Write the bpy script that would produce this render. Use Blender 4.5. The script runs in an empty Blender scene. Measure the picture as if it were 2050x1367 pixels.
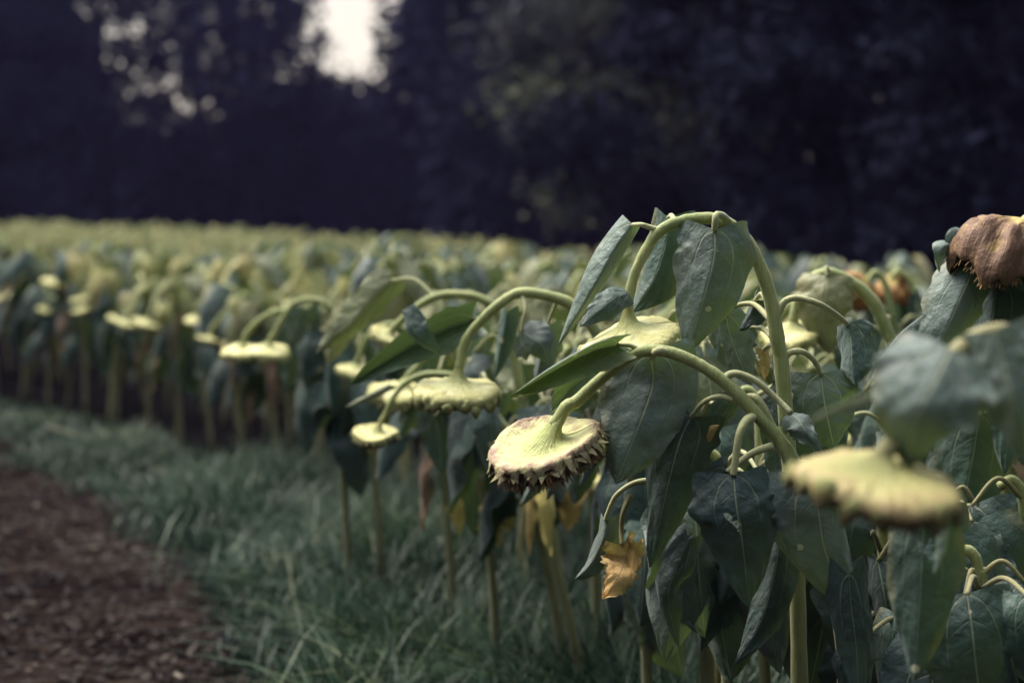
import bpy, bmesh, math, random
import numpy as np
from mathutils import Vector, Matrix

C = bpy.context.scene.collection
sc = bpy.context.scene
rad = math.radians

# ------------------------------------------------------------------ camera
CAM_H = 1.2
FPX = 3303.0                      # 58 mm lens on a 36 mm frame 2050 px wide
HORIZON = 420.0
PITCH = math.atan((683.5 - HORIZON) / FPX)
cam_d = bpy.data.cameras.new('camera')
cam_d.lens = 58.0
cam_d.sensor_width = 36.0
cam_d.clip_start = 0.05
cam_d.clip_end = 2000.0
cam_d.dof.use_dof = True
cam_d.dof.focus_distance = 2.40
cam_d.dof.aperture_fstop = 2.6
cam_d.dof.aperture_blades = 0
cam = bpy.data.objects.new('camera', cam_d)
C.objects.link(cam)
cam.location = (0, 0, CAM_H)
cam.rotation_euler = (rad(90) - PITCH, 0, 0)
sc.camera = cam
CAM = np.array([0, 0, CAM_H])

# ------------------------------------------------------------------ sky, sun, exposure
SUN = Vector((-0.42, 0.34, 0.84)).normalized()
w = bpy.data.worlds.new('World')
sc.world = w
w.use_nodes = True
nt = w.node_tree
nt.nodes.clear()
out = nt.nodes.new('ShaderNodeOutputWorld')
bg = nt.nodes.new('ShaderNodeBackground')
bg.inputs['Strength'].default_value = 0.10
sky = nt.nodes.new('ShaderNodeTexSky')
sky.sky_type = 'NISHITA'
sky.sun_disc = False
sky.sun_elevation = math.asin(SUN.z)
sky.sun_rotation = math.atan2(SUN.x, SUN.y)
sky.air_density = 1.0
sky.dust_density = 2.0
tc = nt.nodes.new('ShaderNodeTexCoord')
sxyz = nt.nodes.new('ShaderNodeSeparateXYZ')
elev = nt.nodes.new('ShaderNodeMapRange')               # bright cloud bank low down, thinner and bluer overhead
elev.inputs['From Min'].default_value = 0.12
elev.inputs['From Max'].default_value = 0.60
elev.inputs['To Min'].default_value = 1.0
elev.inputs['To Max'].default_value = 0.0
el2 = nt.nodes.new('ShaderNodeMapRange')
el2.inputs['To Min'].default_value = 0.45
el2.inputs['To Max'].default_value = 1.0
nt.links.new(elev.outputs['Result'], el2.inputs['Value'])
fac = nt.nodes.new('ShaderNodeMath'); fac.operation = 'MULTIPLY'
nz = nt.nodes.new('ShaderNodeTexNoise')
nz.inputs['Scale'].default_value = 2.2
nz.inputs['Detail'].default_value = 4.0
rmp = nt.nodes.new('ShaderNodeMapRange')
rmp.inputs['From Min'].default_value = 0.35
rmp.inputs['From Max'].default_value = 0.55
rmp.inputs['To Min'].default_value = 0.80
rmp.inputs['To Max'].default_value = 1.0
mx = nt.nodes.new('ShaderNodeMix')
mx.data_type = 'RGBA'
cl = nt.nodes.new('ShaderNodeMix'); cl.data_type = 'RGBA'   # overcast: cream low down, brighter overhead
cl.inputs['A'].default_value = (8.8, 9.0, 8.8, 1)
low = nt.nodes.new('ShaderNodeMix'); low.data_type = 'RGBA'  # the cream bank stands over the trees, elsewhere it is blue-grey
low.inputs['A'].default_value = (2.9, 3.7, 6.0, 1)
low.inputs['B'].default_value = (3.15, 2.7, 2.1, 1)
mry = nt.nodes.new('ShaderNodeMapRange')
mry.inputs['From Min'].default_value = 0.45
mry.inputs['From Max'].default_value = 0.85
nt.links.new(sxyz.outputs[1], mry.inputs['Value'])
nt.links.new(mry.outputs['Result'], low.inputs['Factor'])
nt.links.new(low.outputs['Result'], cl.inputs['B'])
nt.links.new(elev.outputs['Result'], cl.inputs['Factor'])
nt.links.new(cl.outputs['Result'], mx.inputs['B'])
nt.links.new(tc.outputs['Generated'], nz.inputs['Vector'])
nt.links.new(nz.outputs['Fac'], rmp.inputs['Value'])
nt.links.new(tc.outputs['Generated'], sxyz.inputs[0])
nt.links.new(sxyz.outputs[2], elev.inputs['Value'])
nt.links.new(rmp.outputs['Result'], fac.inputs[0])
nt.links.new(el2.outputs['Result'], fac.inputs[1])
nt.links.new(fac.outputs[0], mx.inputs['Factor'])
nt.links.new(sky.outputs['Color'], mx.inputs['A'])
nt.links.new(mx.outputs['Result'], bg.inputs['Color'])
nt.links.new(bg.outputs['Background'], out.inputs['Surface'])

sun_d = bpy.data.lights.new('sun', 'SUN')
sun_d.energy = 2.1
sun_d.angle = rad(40)
sun_d.color = (1.0, 0.93, 0.80)
sun = bpy.data.objects.new('sun', sun_d)
C.objects.link(sun)
sun.rotation_euler = SUN.to_track_quat('Z', 'Y').to_euler()

sc.view_settings.view_transform = 'Standard'
sc.view_settings.look = 'None'
sc.view_settings.exposure = 1.72
sc.view_settings.gamma = 1.0
sc.cycles.max_bounces = 6
sc.cycles.diffuse_bounces = 3
sc.cycles.transparent_max_bounces = 6

# ------------------------------------------------------------------ helpers
def P(px, py, d):
    """world point seen at photo pixel (px, py) whose distance along +Y is d"""
    a, b = (px - 1025.0) / FPX, -(py - 683.5) / FPX
    dy = math.cos(PITCH) + b * math.sin(PITCH)
    dz = -math.sin(PITCH) + b * math.cos(PITCH)
    k = d / dy
    return np.array([a * k, d, CAM_H + dz * k])

def nrm(v):
    v = np.asarray(v, float)
    return v / (np.linalg.norm(v) + 1e-12)

def terrain(x, y):
    x = np.asarray(x, float); y = np.asarray(y, float)
    r = x / np.maximum(y, 1.0)
    a = np.clip(-r / 0.31, 0, 1.3); b = np.clip(r / 0.1, 0, 1)
    return (0.0075 * np.clip(y - 15, 0, 45) * a * a * (3 - 2 * np.minimum(a, 1)) - 0.008 * np.clip(y - 8, 0, 14) * b)

def cr(pts, n):
    """Catmull-Rom resample to n points"""
    p = np.asarray(pts, float)
    m = len(p)
    if m == 2:
        t = np.linspace(0, 1, n)[:, None]
        return p[0] * (1 - t) + p[1] * t
    q = np.vstack([2 * p[0] - p[1], p, 2 * p[-1] - p[-2]])
    u = np.linspace(0, m - 1 - 1e-9, n)
    i = u.astype(int)
    t = (u - i)[:, None]
    a, b, c, d = q[i], q[i + 1], q[i + 2], q[i + 3]
    return 0.5 * ((2 * b) + (c - a) * t + (2 * a - 5 * b + 4 * c - d) * t * t + (3 * b - a - 3 * c + d) * t ** 3)

class MB:
    """collects vertices and faces of ONE mesh"""
    def __init__(s):
        s.v = []; s.f = []; s.uv = []; s.mi = []; s.n = 0
    def add(s, v, f, uv=None, mi=0):
        v = np.asarray(v, float)
        s.v.append(v)
        s.uv.append(np.asarray(uv, float) if uv is not None else np.zeros((len(v), 2)))
        s.f.extend([tuple(int(i) + s.n for i in q) for q in f])
        s.mi.extend([mi] * len(f))
        s.n += len(v)
    def mesh(s, name, mats, smooth=True, origin=None):
        v = np.vstack(s.v)
        if origin is not None:
            v = v - np.asarray(origin)
        me = bpy.data.meshes.new(name)
        me.from_pydata(v.tolist(), [], s.f)
        uv = np.vstack(s.uv)
        lay = me.uv_layers.new(name='UVMap')
        li = np.empty(len(me.loops), dtype=np.int32)
        me.loops.foreach_get('vertex_index', li)
        lay.data.foreach_set('uv', uv[li].ravel())
        for m in mats:
            me.materials.append(m)
        me.polygons.foreach_set('material_index', s.mi)
        me.polygons.foreach_set('use_smooth', [smooth] * len(me.polygons))
        me.update()
        return me

def link(name, me, parent=None):
    o = bpy.data.objects.new(name, me)
    C.objects.link(o)
    if parent is not None:
        o.parent = parent
    return o

def quads_mesh(name, V, F, mats, smooth=False, attr=None):
    """large mesh of quads through foreach_set"""
    me = bpy.data.meshes.new(name)
    V = np.asarray(V, np.float32); F = np.asarray(F, np.int32)
    me.vertices.add(len(V)); me.vertices.foreach_set('co', V.ravel())
    me.loops.add(F.size); me.loops.foreach_set('vertex_index', F.ravel())
    me.polygons.add(len(F))
    me.polygons.foreach_set('loop_start', np.arange(0, F.size, 4, dtype=np.int32))
    me.polygons.foreach_set('use_smooth', np.full(len(F), smooth))
    for m in mats:
        me.materials.append(m)
    if attr is not None:
        a = me.attributes.new('tone', 'FLOAT', 'POINT')
        a.data.foreach_set('value', np.asarray(attr, np.float32))
    me.update(calc_edges=True)
    me.validate()
    return me

def empty(name, loc, label, cat, group=None, rz=0.0):
    o = bpy.data.objects.new(name, None)
    o.empty_display_size = 0.1
    C.objects.link(o)
    o.location = loc
    o.rotation_euler = (0, 0, rz)
    tag(o, label, cat, group)
    return o

def tag(o, label, cat, group=None, kind=None):
    o['label'] = label; o['category'] = cat
    if group: o['group'] = group
    if kind: o['kind'] = kind

# ------------------------------------------------------------------ materials
class Mat:
    def __init__(s, name):
        s.m = bpy.data.materials.new(name)
        s.m.use_nodes = True
        s.t = s.m.node_tree
        s.b = s.t.nodes['Principled BSDF']
        s.o = s.t.nodes['Material Output']
    def n(s, typ, **kw):
        nd = s.t.nodes.new(typ)
        for k, v in kw.items():
            if k in nd.inputs: nd.inputs[k].default_value = v
            else: setattr(nd, k, v)
        return nd
    def l(s, a, b): s.t.links.new(a, b)
    def math(s, op, a, b=None, c=None):
        nd = s.t.nodes.new('ShaderNodeMath'); nd.operation = op
        for i, x in enumerate((a, b, c)):
            if x is None: continue
            if isinstance(x, (int, float)): nd.inputs[i].default_value = x
            else: s.l(x, nd.inputs[i])
        return nd.outputs[0]
    def mix(s, fac, a, b):
        nd = s.t.nodes.new('ShaderNodeMix'); nd.data_type = 'RGBA'
        for key, x in (('Factor', fac), ('A', a), ('B', b)):
            if isinstance(x, (int, float)): nd.inputs[key].default_value = x
            elif isinstance(x, tuple): nd.inputs[key].default_value = x + (1,) if len(x) == 3 else x
            else: s.l(x, nd.inputs[key])
        return nd.outputs['Result']
    def rng(s, x, a, b, c=0.0, d=1.0):
        nd = s.t.nodes.new('ShaderNodeMapRange')
        s.l(x, nd.inputs[0])
        for i, v in enumerate((a, b, c, d)): nd.inputs[i + 1].default_value = v
        return nd.outputs[0]
    def noise(s, scale, detail=3.0, coord=None, rough=0.55):
        nd = s.n('ShaderNodeTexNoise', Scale=scale, Detail=detail, Roughness=rough)
        if coord is None:
            coord = s.n('ShaderNodeTexCoord').outputs['Object']
        s.l(coord, nd.inputs['Vector'])
        return nd.outputs['Fac']
    def bump(s, h, strength, dist=0.002):
        nd = s.n('ShaderNodeBump', Strength=strength, Distance=dist)
        s.l(h, nd.inputs['Height'])
        s.l(nd.outputs['Normal'], s.b.inputs['Normal'])
        return nd
    def set(s, **kw):
        for k, v in kw.items():
            s.b.inputs[k.replace('_', ' ')].default_value = v

def leaf_material(name, top, under, vein, transl, rough=0.55, spec=0.45, detail=True):
    M = Mat(name)
    uvn = M.n('ShaderNodeUVMap'); sep = M.n('ShaderNodeSeparateXYZ')
    M.l(uvn.outputs['UV'], sep.inputs[0])
    u, v = sep.outputs[0], sep.outputs[1]
    a = M.math('ABSOLUTE', M.math('MULTIPLY_ADD', u, 2.0, -1.0))
    oi = M.n('ShaderNodeObjectInfo')
    nz = M.noise(9.0, 4.0)
    fine = M.noise(60.0, 3.0)
    # veins : midrib, two strong basal veins, weaker pinnate ones
    mid = M.math('SUBTRACT', 1.0, M.rng(a, 0.008, 0.026))
    wob = M.math('MULTIPLY_ADD', nz, 0.10, -0.05)
    tv = M.math('ADD', M.math('MULTIPLY_ADD', M.math('POWER', a, 1.25), -0.42, v), wob)
    g = M.math('ABSOLUTE', M.math('SUBTRACT', M.math('FRACT', M.math('MULTIPLY_ADD', tv, 5.0, 0.45)), 0.5))
    side = M.math('SUBTRACT', 1.0, M.rng(g, 0.015, 0.05))
    fade = M.math('MULTIPLY', M.rng(a, 0.0, 0.95, 1.0, 0.1), M.rng(v, 0.0, 0.75, 0.85, 0.1))
    side = M.math('MULTIPLY', side, fade)
    av = M.math('MULTIPLY_ADD', wob, 0.3, M.math('MULTIPLY', 0.60, M.math('DIVIDE', v, M.math('ADD', v, 0.11))))
    bas = M.math('SUBTRACT', 1.0, M.rng(M.math('ABSOLUTE', M.math('SUBTRACT', a, av)), 0.006, 0.024))
    bas = M.math('MULTIPLY', bas, M.rng(v, 0.02, 0.62, 0.9, 0.0))
    vm = M.math('MAXIMUM', mid, M.math('MAXIMUM', bas, M.math('MULTIPLY', side, 0.38)))
    # blotches: paler dusty bloom, darker wet patches, few pale scars
    tone = M.mix(M.rng(nz, 0.30, 0.70), tuple(0.66 * c for c in top), tuple(1.32 * c for c in top))
    tone = M.mix(M.math('MULTIPLY', M.rng(fine, 0.45, 0.75), 0.35), tone, tuple(min(1, 1.5 * c) for c in top))
    hv = M.n('ShaderNodeHueSaturation')
    M.l(tone, hv.inputs['Color'])
    M.l(M.rng(oi.outputs['Random'], 0, 1, 0.68, 1.3), hv.inputs['Value'])
    M.l(M.rng(oi.outputs['Random'], 0, 1, 0.54, 0.475), hv.inputs['Hue'])
    tcol = M.mix(vm, hv.outputs['Color'], vein)
    ucol = M.mix(M.rng(nz, 0.3, 0.7), tuple(0.75 * c for c in under), tuple(1.2 * c for c in under))
    ucol = M.mix(vm, ucol, tuple(1.1 * c for c in vein))
    if detail:
        vo = M.n('ShaderNodeTexVoronoi', Scale=26.0)
        tcn = M.n('ShaderNodeTexCoord'); M.l(tcn.outputs['Object'], vo.inputs['Vector'])
        pick = M.n('ShaderNodeSeparateColor'); M.l(vo.outputs['Color'], pick.inputs[0])
        sp = M.math('MULTIPLY', M.math('LESS_THAN', vo.outputs['Distance'], 0.13), M.math('GREATER_THAN', pick.outputs[0], 0.80))
        tcol = M.mix(sp, tcol, (0.42, 0.40, 0.27))
        ucol = M.mix(sp, ucol, (0.45, 0.42, 0.20))
    # yellowing and browning that creeps in from the margin in patches
    ed = M.math('MULTIPLY', M.rng(M.math('ADD', M.math('MULTIPLY', a, .55), M.noise(13.0, 5.0)), 0.92, 1.12), M.rng(oi.outputs['Random'], 0.25, 0.8))
    tcol = M.mix(M.math('MULTIPLY', ed, .75), tcol, (0.17, 0.145, 0.055))
    ucol = M.mix(M.math('MULTIPLY', ed, .75), ucol, (0.24, 0.20, 0.05))
    geo = M.n('ShaderNodeNewGeometry')
    col = M.mix(geo.outputs['Backfacing'], tcol, ucol)
    M.l(col, M.b.inputs['Base Color'])
    M.set(Roughness=rough, Specular_IOR_Level=spec)
    M.b.inputs['Sheen Weight'].default_value = 0.25
    M.b.inputs['Sheen Roughness'].default_value = 0.5
    M.b.inputs['Sheen Tint'].default_value = (0.75, 0.8, 0.85, 1)
    h = M.math('ADD', M.math('MULTIPLY', M.noise(24.0, 4.0, None, 0.5), 1.3), M.math('MULTIPLY', vm, -0.35))
    h = M.math('ADD', h, M.math('MULTIPLY', M.noise(110.0, 3.0, None, 0.5), 0.2))
    bp = M.bump(h, 0.7, 0.010)
    tr = M.n('ShaderNodeBsdfTranslucent')
    tcl = M.mix(0.5, ucol, (0.16, 0.26, 0.05))
    M.l(tcl, tr.inputs['Color'])
    mixs = M.n('ShaderNodeMixShader', Fac=transl)
    M.l(M.b.outputs[0], mixs.inputs[1]); M.l(tr.outputs[0], mixs.inputs[2])
    res = mixs.outputs[0]
    if detail:
        v2 = M.n('ShaderNodeTexVoronoi', Scale=15.0); tc2 = M.n('ShaderNodeTexCoord')
        wob2 = M.n('ShaderNodeMixRGB', Fac=.05); ns2 = M.n('ShaderNodeTexNoise', Scale=60.0)
        M.l(tc2.outputs['Object'], ns2.inputs['Vector']); M.l(tc2.outputs['Object'], wob2.inputs[1]); M.l(ns2.outputs['Color'], wob2.inputs[2])
        M.l(wob2.outputs[0], v2.inputs['Vector'])
        sc2 = M.n('ShaderNodeSeparateColor'); M.l(v2.outputs['Color'], sc2.inputs[0])
        hole = M.math('MULTIPLY', M.math('LESS_THAN', v2.outputs['Distance'], M.math('MULTIPLY', sc2.outputs[1], .22)), M.math('GREATER_THAN', sc2.outputs[0], 0.90))
        tp = M.n('ShaderNodeBsdfTransparent'); mh = M.n('ShaderNodeMixShader')
        M.l(hole, mh.inputs[0]); M.l(res, mh.inputs[1]); M.l(tp.outputs[0], mh.inputs[2]); res = mh.outputs[0]
    M.l(res, M.o.inputs['Surface'])
    return M.m

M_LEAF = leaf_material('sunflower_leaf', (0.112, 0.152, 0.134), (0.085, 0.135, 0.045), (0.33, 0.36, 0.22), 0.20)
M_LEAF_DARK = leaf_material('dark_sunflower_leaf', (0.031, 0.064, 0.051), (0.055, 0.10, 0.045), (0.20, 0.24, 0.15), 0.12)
M_LEAF_PALE = leaf_material('field_leaf', (0.165, 0.175, 0.080), (0.14, 0.17, 0.05), (0.33, 0.35, 0.2), 0.12, detail=False)
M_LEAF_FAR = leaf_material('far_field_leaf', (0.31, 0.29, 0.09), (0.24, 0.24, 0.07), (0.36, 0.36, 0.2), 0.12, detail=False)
M_DRY = leaf_material('dry_leaf', (0.58, 0.42, 0.15), (0.50, 0.36, 0.12), (0.55, 0.42, 0.20), 0.2, spec=0.1)
M_DRY_BROWN = leaf_material('brown_dry_leaf', (0.22, 0.15, 0.09), (0.20, 0.13, 0.08), (0.30, 0.22, 0.13), 0.15, spec=0.1)

def stem_material(name, lo, hi, foot=(0.13, 0.12, 0.055)):
    M = Mat(name)
    tcn = M.n('ShaderNodeTexCoord')
    mp = M.n('ShaderNodeMapping'); mp.inputs['Scale'].default_value = (260, 260, 18)
    M.l(tcn.outputs['Object'], mp.inputs['Vector'])
    st = M.noise(1.0, 3.0, mp.outputs['Vector'])
    bl = M.noise(14.0, 4.0)
    c = M.mix(M.rng(bl, 0.3, 0.7), lo, hi)
    c = M.mix(M.math('MULTIPLY', M.rng(st, 0.4, 0.75), 0.45), c, tuple(0.55 * x for x in lo))
    sz = M.n('ShaderNodeSeparateXYZ'); M.l(tcn.outputs['Object'], sz.inputs[0])
    c = M.mix(M.rng(sz.outputs[2], 0.15, 0.85, 1.0, 0.0), c, foot)      # older, browner towards the foot, with shade of the leaves painted in
    M.l(c, M.b.inputs['Base Color'])
    M.set(Roughness=0.6, Specular_IOR_Level=0.3)
    M.b.inputs['Sheen Weight'].default_value = 0.25
    M.bump(M.math('ADD', M.math('MULTIPLY', st, 1.3), M.math('ADD', M.noise(300.0, 2.0), M.math('MULTIPLY', bl, 2.0))), 0.5, 0.0014)
    return M.m
M_STEM = stem_material('sunflower_stem', (0.22, 0.27, 0.09), (0.43, 0.45, 0.18))
M_STEM_FIELD = stem_material('field_stem', (0.22, 0.27, 0.09), (0.43, 0.45, 0.18), (0.25, 0.225, 0.10))
M_STEM_LOW = stem_material('old_stem', (0.20, 0.19, 0.075), (0.32, 0.29, 0.13))
M_PETIOLE = stem_material('petiole', (0.36, 0.38, 0.17), (0.50, 0.49, 0.26))

def head_material(name, inner, outer, blot, amount, lo=.66):
    M = Mat(name)
    uvn = M.n('ShaderNodeUVMap'); sep = M.n('ShaderNodeSeparateXYZ')
    M.l(uvn.outputs['UV'], sep.inputs[0])
    nz = M.noise(38.0, 5.0); nf = M.noise(150.0, 4.0)
    c = M.mix(M.rng(sep.outputs[1], 0.15, 0.9), inner, outer)
    c = M.mix(M.math('MULTIPLY', M.rng(nf, 0.4, 0.7), 0.4), c, tuple(0.7 * x for x in outer))
    k = M.math('MULTIPLY', M.rng(M.math('MULTIPLY_ADD', sep.outputs[1], 0.45, nz), lo, lo + .25), amount)
    c = M.mix(k, c, blot)
    M.l(c, M.b.inputs['Base Color'])
    M.set(Roughness=0.6, Specular_IOR_Level=0.3)
    mp = M.n('ShaderNodeMapping'); mp.inputs['Scale'].default_value = (46, 2.5, 1); M.l(uvn.outputs['UV'], mp.inputs['Vector'])
    rib = M.noise(1.0, 3.0, mp.outputs['Vector'])
    M.bump(M.math('ADD', M.math('MULTIPLY', rib, 1.1), M.math('ADD', nz, M.math('MULTIPLY', nf, 0.5))), 0.9, 0.005)
    return M.m
M_HEAD = head_material('head_back', (0.50, 0.53, 0.21), (0.88, 0.81, 0.46), (0.42, 0.40, 0.14), 0.8, .62)
M_HEAD_OLD = head_material('old_head_back', (0.26, 0.27, 0.09), (0.42, 0.37, 0.16), (0.30, 0.21, 0.10), 0.8, .76)
M_HEAD_RIPE = head_material('ripe_head_back', (0.38, 0.44, 0.15), (0.56, 0.53, 0.25), (0.27, 0.16, 0.12), 0.95, .78)
M_HEAD_WITHER = head_material('withered_head', (0.58, 0.44, 0.16), (0.52, 0.35, 0.14), (0.17, 0.095, 0.06), 1.0, .62)
M_HEAD_ORANGE = head_material('orange_head', (0.42, 0.36, 0.12), (0.48, 0.28, 0.08), (0.22, 0.09, 0.03), 1.0)
M_BRACT = head_material('bract', (0.62, 0.60, 0.26), (0.44, 0.50, 0.20), (0.40, 0.28, 0.14), 0.5)
M_BRACT_RIPE = head_material('ripe_bract', (0.52, 0.42, 0.24), (0.62, 0.60, 0.30), (0.30, 0.16, 0.12), 0.4)

def simple(name, col, var=0.35, scale=30.0, rough=0.8, bump=0.0, spec=0.2):
    M = Mat(name)
    nz = M.noise(scale, 4.0)
    c = M.mix(M.rng(nz, 0.3, 0.7), tuple(x * (1 - var) for x in col), tuple(x * (1 + var) for x in col))
    M.l(c, M.b.inputs['Base Color'])
    M.set(Roughness=rough, Specular_IOR_Level=spec)
    if bump: M.bump(nz, bump, 0.01)
    return M.m
M_SEED = simple('seed_face', (0.075, 0.045, 0.03), 0.6, 220.0, 0.7, 0.5)
M_FRINGE = simple('seed_fringe', (0.22, 0.13, 0.06), 0.6, 90.0, 0.7)
M_BARK = simple('bark', (0.008, 0.007, 0.013), 0.5, 6.0, 0.95, 0.6, 0.0)

def tone_material(name, cols, rough=0.6, transl=0.0, spec=0.25):
    """colour from the per-blade 'tone' value (each blade or leaf has its own)"""
    M = Mat(name)
    at = M.n('ShaderNodeAttribute', attribute_name='tone')
    r = M.n('ShaderNodeValToRGB')
    el = r.color_ramp.elements
    while len(el) < len(cols): el.new(0.5)
    for e, (p, c) in zip(el, cols):
        e.position = p; e.color = c + (1,)
    M.l(at.outputs['Fac'], r.inputs[0])
    M.l(r.outputs[0], M.b.inputs['Base Color'])
    M.set(Roughness=rough, Specular_IOR_Level=spec)
    if transl:
        tr = M.n('ShaderNodeBsdfTranslucent'); M.l(r.outputs[0], tr.inputs['Color'])
        ms = M.n('ShaderNodeMixShader', Fac=transl)
        M.l(M.b.outputs[0], ms.inputs[1]); M.l(tr.outputs[0], ms.inputs[2])
        M.l(ms.outputs[0], M.o.inputs['Surface'])
    return M.m
M_GRASS = tone_material('grass_blades', [(0, (0.005, 0.023, 0.014)), (0.45, (0.013, 0.046, 0.024)), (0.86, (0.07, 0.112, 0.048)), (1.0, (0.30, 0.27, 0.15))], 0.5, 0.2, 0.4)
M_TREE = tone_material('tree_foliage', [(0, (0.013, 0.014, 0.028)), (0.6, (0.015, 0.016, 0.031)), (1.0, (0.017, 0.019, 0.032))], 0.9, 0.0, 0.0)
M_TREE_LIT = tone_material('lit_tree_foliage', [(0, (0.020, 0.020, 0.038)), (0.6, (0.040, 0.045, 0.040)), (1.0, (0.13, 0.14, 0.065))], 0.7, 0.15, 0.2)  # lit copy of the tree foliage, light on the branches put into the colour
M_LITTER = tone_material('litter_bits', [(0, (0.013, 0.008, 0.008)), (0.5, (0.022, 0.0165, 0.0155)), (0.93, (0.075, 0.055, 0.044)), (1.0, (0.30, 0.27, 0.21))], 0.8)

def soil_material(name, cols, scale):
    M = Mat(name)
    tcn = M.n('ShaderNodeTexCoord')
    mp = M.n('ShaderNodeMapping'); mp.inputs['Scale'].default_value = (0.45, 1.8, 1)
    M.l(tcn.outputs['Object'], mp.inputs['Vector'])
    a = M.noise(scale, 6.0, mp.outputs['Vector'], 0.65)
    b = M.noise(1.6, 4.0, tcn.outputs['Object'])
    r = M.n('ShaderNodeValToRGB'); el = r.color_ramp.elements
    while len(el) < len(cols): el.new(0.5)
    for e, (p, c) in zip(el, cols):
        e.position = p; e.color = c + (1,)
    M.l(M.math('ADD', M.math('MULTIPLY', a, 0.7), M.math('MULTIPLY', b, 0.3)), r.inputs[0])
    M.l(r.outputs[0], M.b.inputs['Base Color'])
    M.set(Roughness=0.95, Specular_IOR_Level=0.0)
    M.bump(a, 0.9, 0.02)
    return M.m
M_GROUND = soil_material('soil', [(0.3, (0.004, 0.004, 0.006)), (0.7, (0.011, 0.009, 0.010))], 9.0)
M_PATH = soil_material('path_dirt', [(0.40, (0.005, 0.0035, 0.005)), (0.5, (0.012, 0.0088, 0.0085)), (0.60, (0.044, 0.032, 0.027))], 20.0)

# ------------------------------------------------------------------ geometry builders
def tube(mb, pts, r, sides=10, n=None, mi=0, knob=0.0, rng=None):
    pts = np.asarray(pts, float)
    n = n or max(6, 5 * len(pts))
    q = cr(pts, n)
    r = np.asarray(r, float).ravel()
    rr = np.interp(np.linspace(0, 1, n), np.linspace(0, 1, len(r)), r)
    if knob and rng is not None:
        rr = rr * (1 + knob * np.convolve(rng.standard_normal(n), (.25, .5, .25), 'same'))
    t = np.gradient(q, axis=0); t /= np.linalg.norm(t, axis=1)[:, None] + 1e-12
    x = np.cross(t[0], (0.3, 1, 0.2)); x = nrm(x)
    V, UV = [], []
    ang = np.linspace(0, 2 * np.pi, sides, endpoint=False)
    for i in range(n):
        x = nrm(x - t[i] * np.dot(x, t[i])); y = np.cross(t[i], x)
        V.append(q[i] + rr[i] * (np.cos(ang)[:, None] * x + np.sin(ang)[:, None] * y))
        UV.append(np.stack([ang / 6.2832, np.full(sides, i / (n - 1))], 1))
    F = [(i * sides + j, i * sides + (j + 1) % sides, (i + 1) * sides + (j + 1) % sides, (i + 1) * sides + j) for i in range(n - 1) for j in range(sides)]
    F.append(tuple(range(sides))[::-1]); F.append(tuple((n - 1) * sides + j for j in range(sides)))
    mb.add(np.vstack(V), F, np.vstack(UV), mi)

def blade(mb, midrib, n0, W, fold=(15, 15), curl=(20, 20), lobe=0.2, nu=22, nv=8, rng=None, ripple=0.05, mi=0, jag=0.0, tipw=1.0, twist=0.0, pucker=.034):
    """heart-shaped leaf blade draped along its midrib; W full width; fold/curl in degrees for the two halves"""
    rng = rng or np.random.default_rng(1)
    q = cr(midrib, nu)
    L = np.linalg.norm(np.diff(q, axis=0), axis=1).sum()
    t = np.gradient(q, axis=0); t /= np.linalg.norm(t, axis=1)[:, None] + 1e-12
    tt = np.linspace(0, 1, nu)
    prof = (1 - tt) ** .88 * (0.74 + 1.7 * tt) / 0.92 * tipw + (1 - tipw) * np.sqrt(np.maximum(0, 1 - tt ** 2))
    prof = np.maximum(prof, 0.004)
    ss = np.concatenate([-np.linspace(1, 0, nv + 1)[:-1], np.linspace(0, 1, nv + 1)])
    ph = rng.uniform(0, 6.28, 6); fr = rng.uniform(6, 15, 6)
    jn = rng.uniform(-.8, .8, (nu, 2)); jn[1:-1] = (jn[:-2] + 1.5 * jn[1:-1] + jn[2:]) / 3
    V, UV = [], []
    n = nrm(n0)
    for i in range(nu):
        n = nrm(n - t[i] * np.dot(n, t[i]))
        nn = n
        if twist:
            a = rad(twist) * tt[i]
            nn = n * math.cos(a) + np.cross(t[i], n) * math.sin(a)
        sd = np.cross(nn, t[i])
        for s in ss:
            a = abs(s); k = 0 if s < 0 else 1
            p0, c0 = rad(fold[k]), rad(curl[k])
            m = 6
            lat = sum(math.cos(p0 + c0 * a * (j + .5) / m) for j in range(m)) * a / m
            drp = sum(math.sin(p0 + c0 * a * (j + .5) / m) for j in range(m)) * a / m
            hw = W * 0.5 * prof[i]
            if jag: hw *= 1 - jag * a ** 2 * (.5 + .5 * math.sin(fr[0] * 2.1 * tt[i] + ph[0] + 2 * k) * math.sin(fr[1] * 3.7 * tt[i] + ph[1] + k) + .5 * jn[i, k])
            else: hw *= 1 + .055 * a * a * (math.sin(fr[2] * 1.7 * tt[i] + ph[2] + 2.5 * k) + jn[i, k])
            rp = ripple * W * (a ** 2 * math.sin(fr[k] * tt[i] * 1.3 + ph[k]) * 0.5 + 0.35 * a * math.sin(fr[k + 2] * tt[i] + 3 * a + ph[k + 2]))
            back = lobe * L * (a ** 1.2 - 0.35 * a ** 4) * (1 - tt[i]) ** 3
            vq = 5 * (tt[i] - .42 * a ** 1.25) + .2
            rp += W * pucker * (a * (1 - a * .4)) * (math.cos(6.283 * vq) * .6 + math.sin(fr[4] * 2.2 * tt[i] + 7 * s + ph[4]) * .5 + math.sin(fr[5] * 3.1 * tt[i] - 9 * s + ph[5]) * .35) * min(1, 4 * tt[i] + .3)
            p = q[i] + sd * (math.copysign(1, s) * hw * lat if s else 0) - nn * (hw * drp - rp) - t[0] * back
            V.append(p); UV.append((s * 0.5 + 0.5, tt[i]))
    w_ = len(ss)
    F = [(i * w_ + j, (i + 1) * w_ + j, (i + 1) * w_ + j + 1, i * w_ + j + 1) for i in range(nu - 1) for j in range(w_ - 1)]
    mb.add(V, F, UV, mi)

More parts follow.
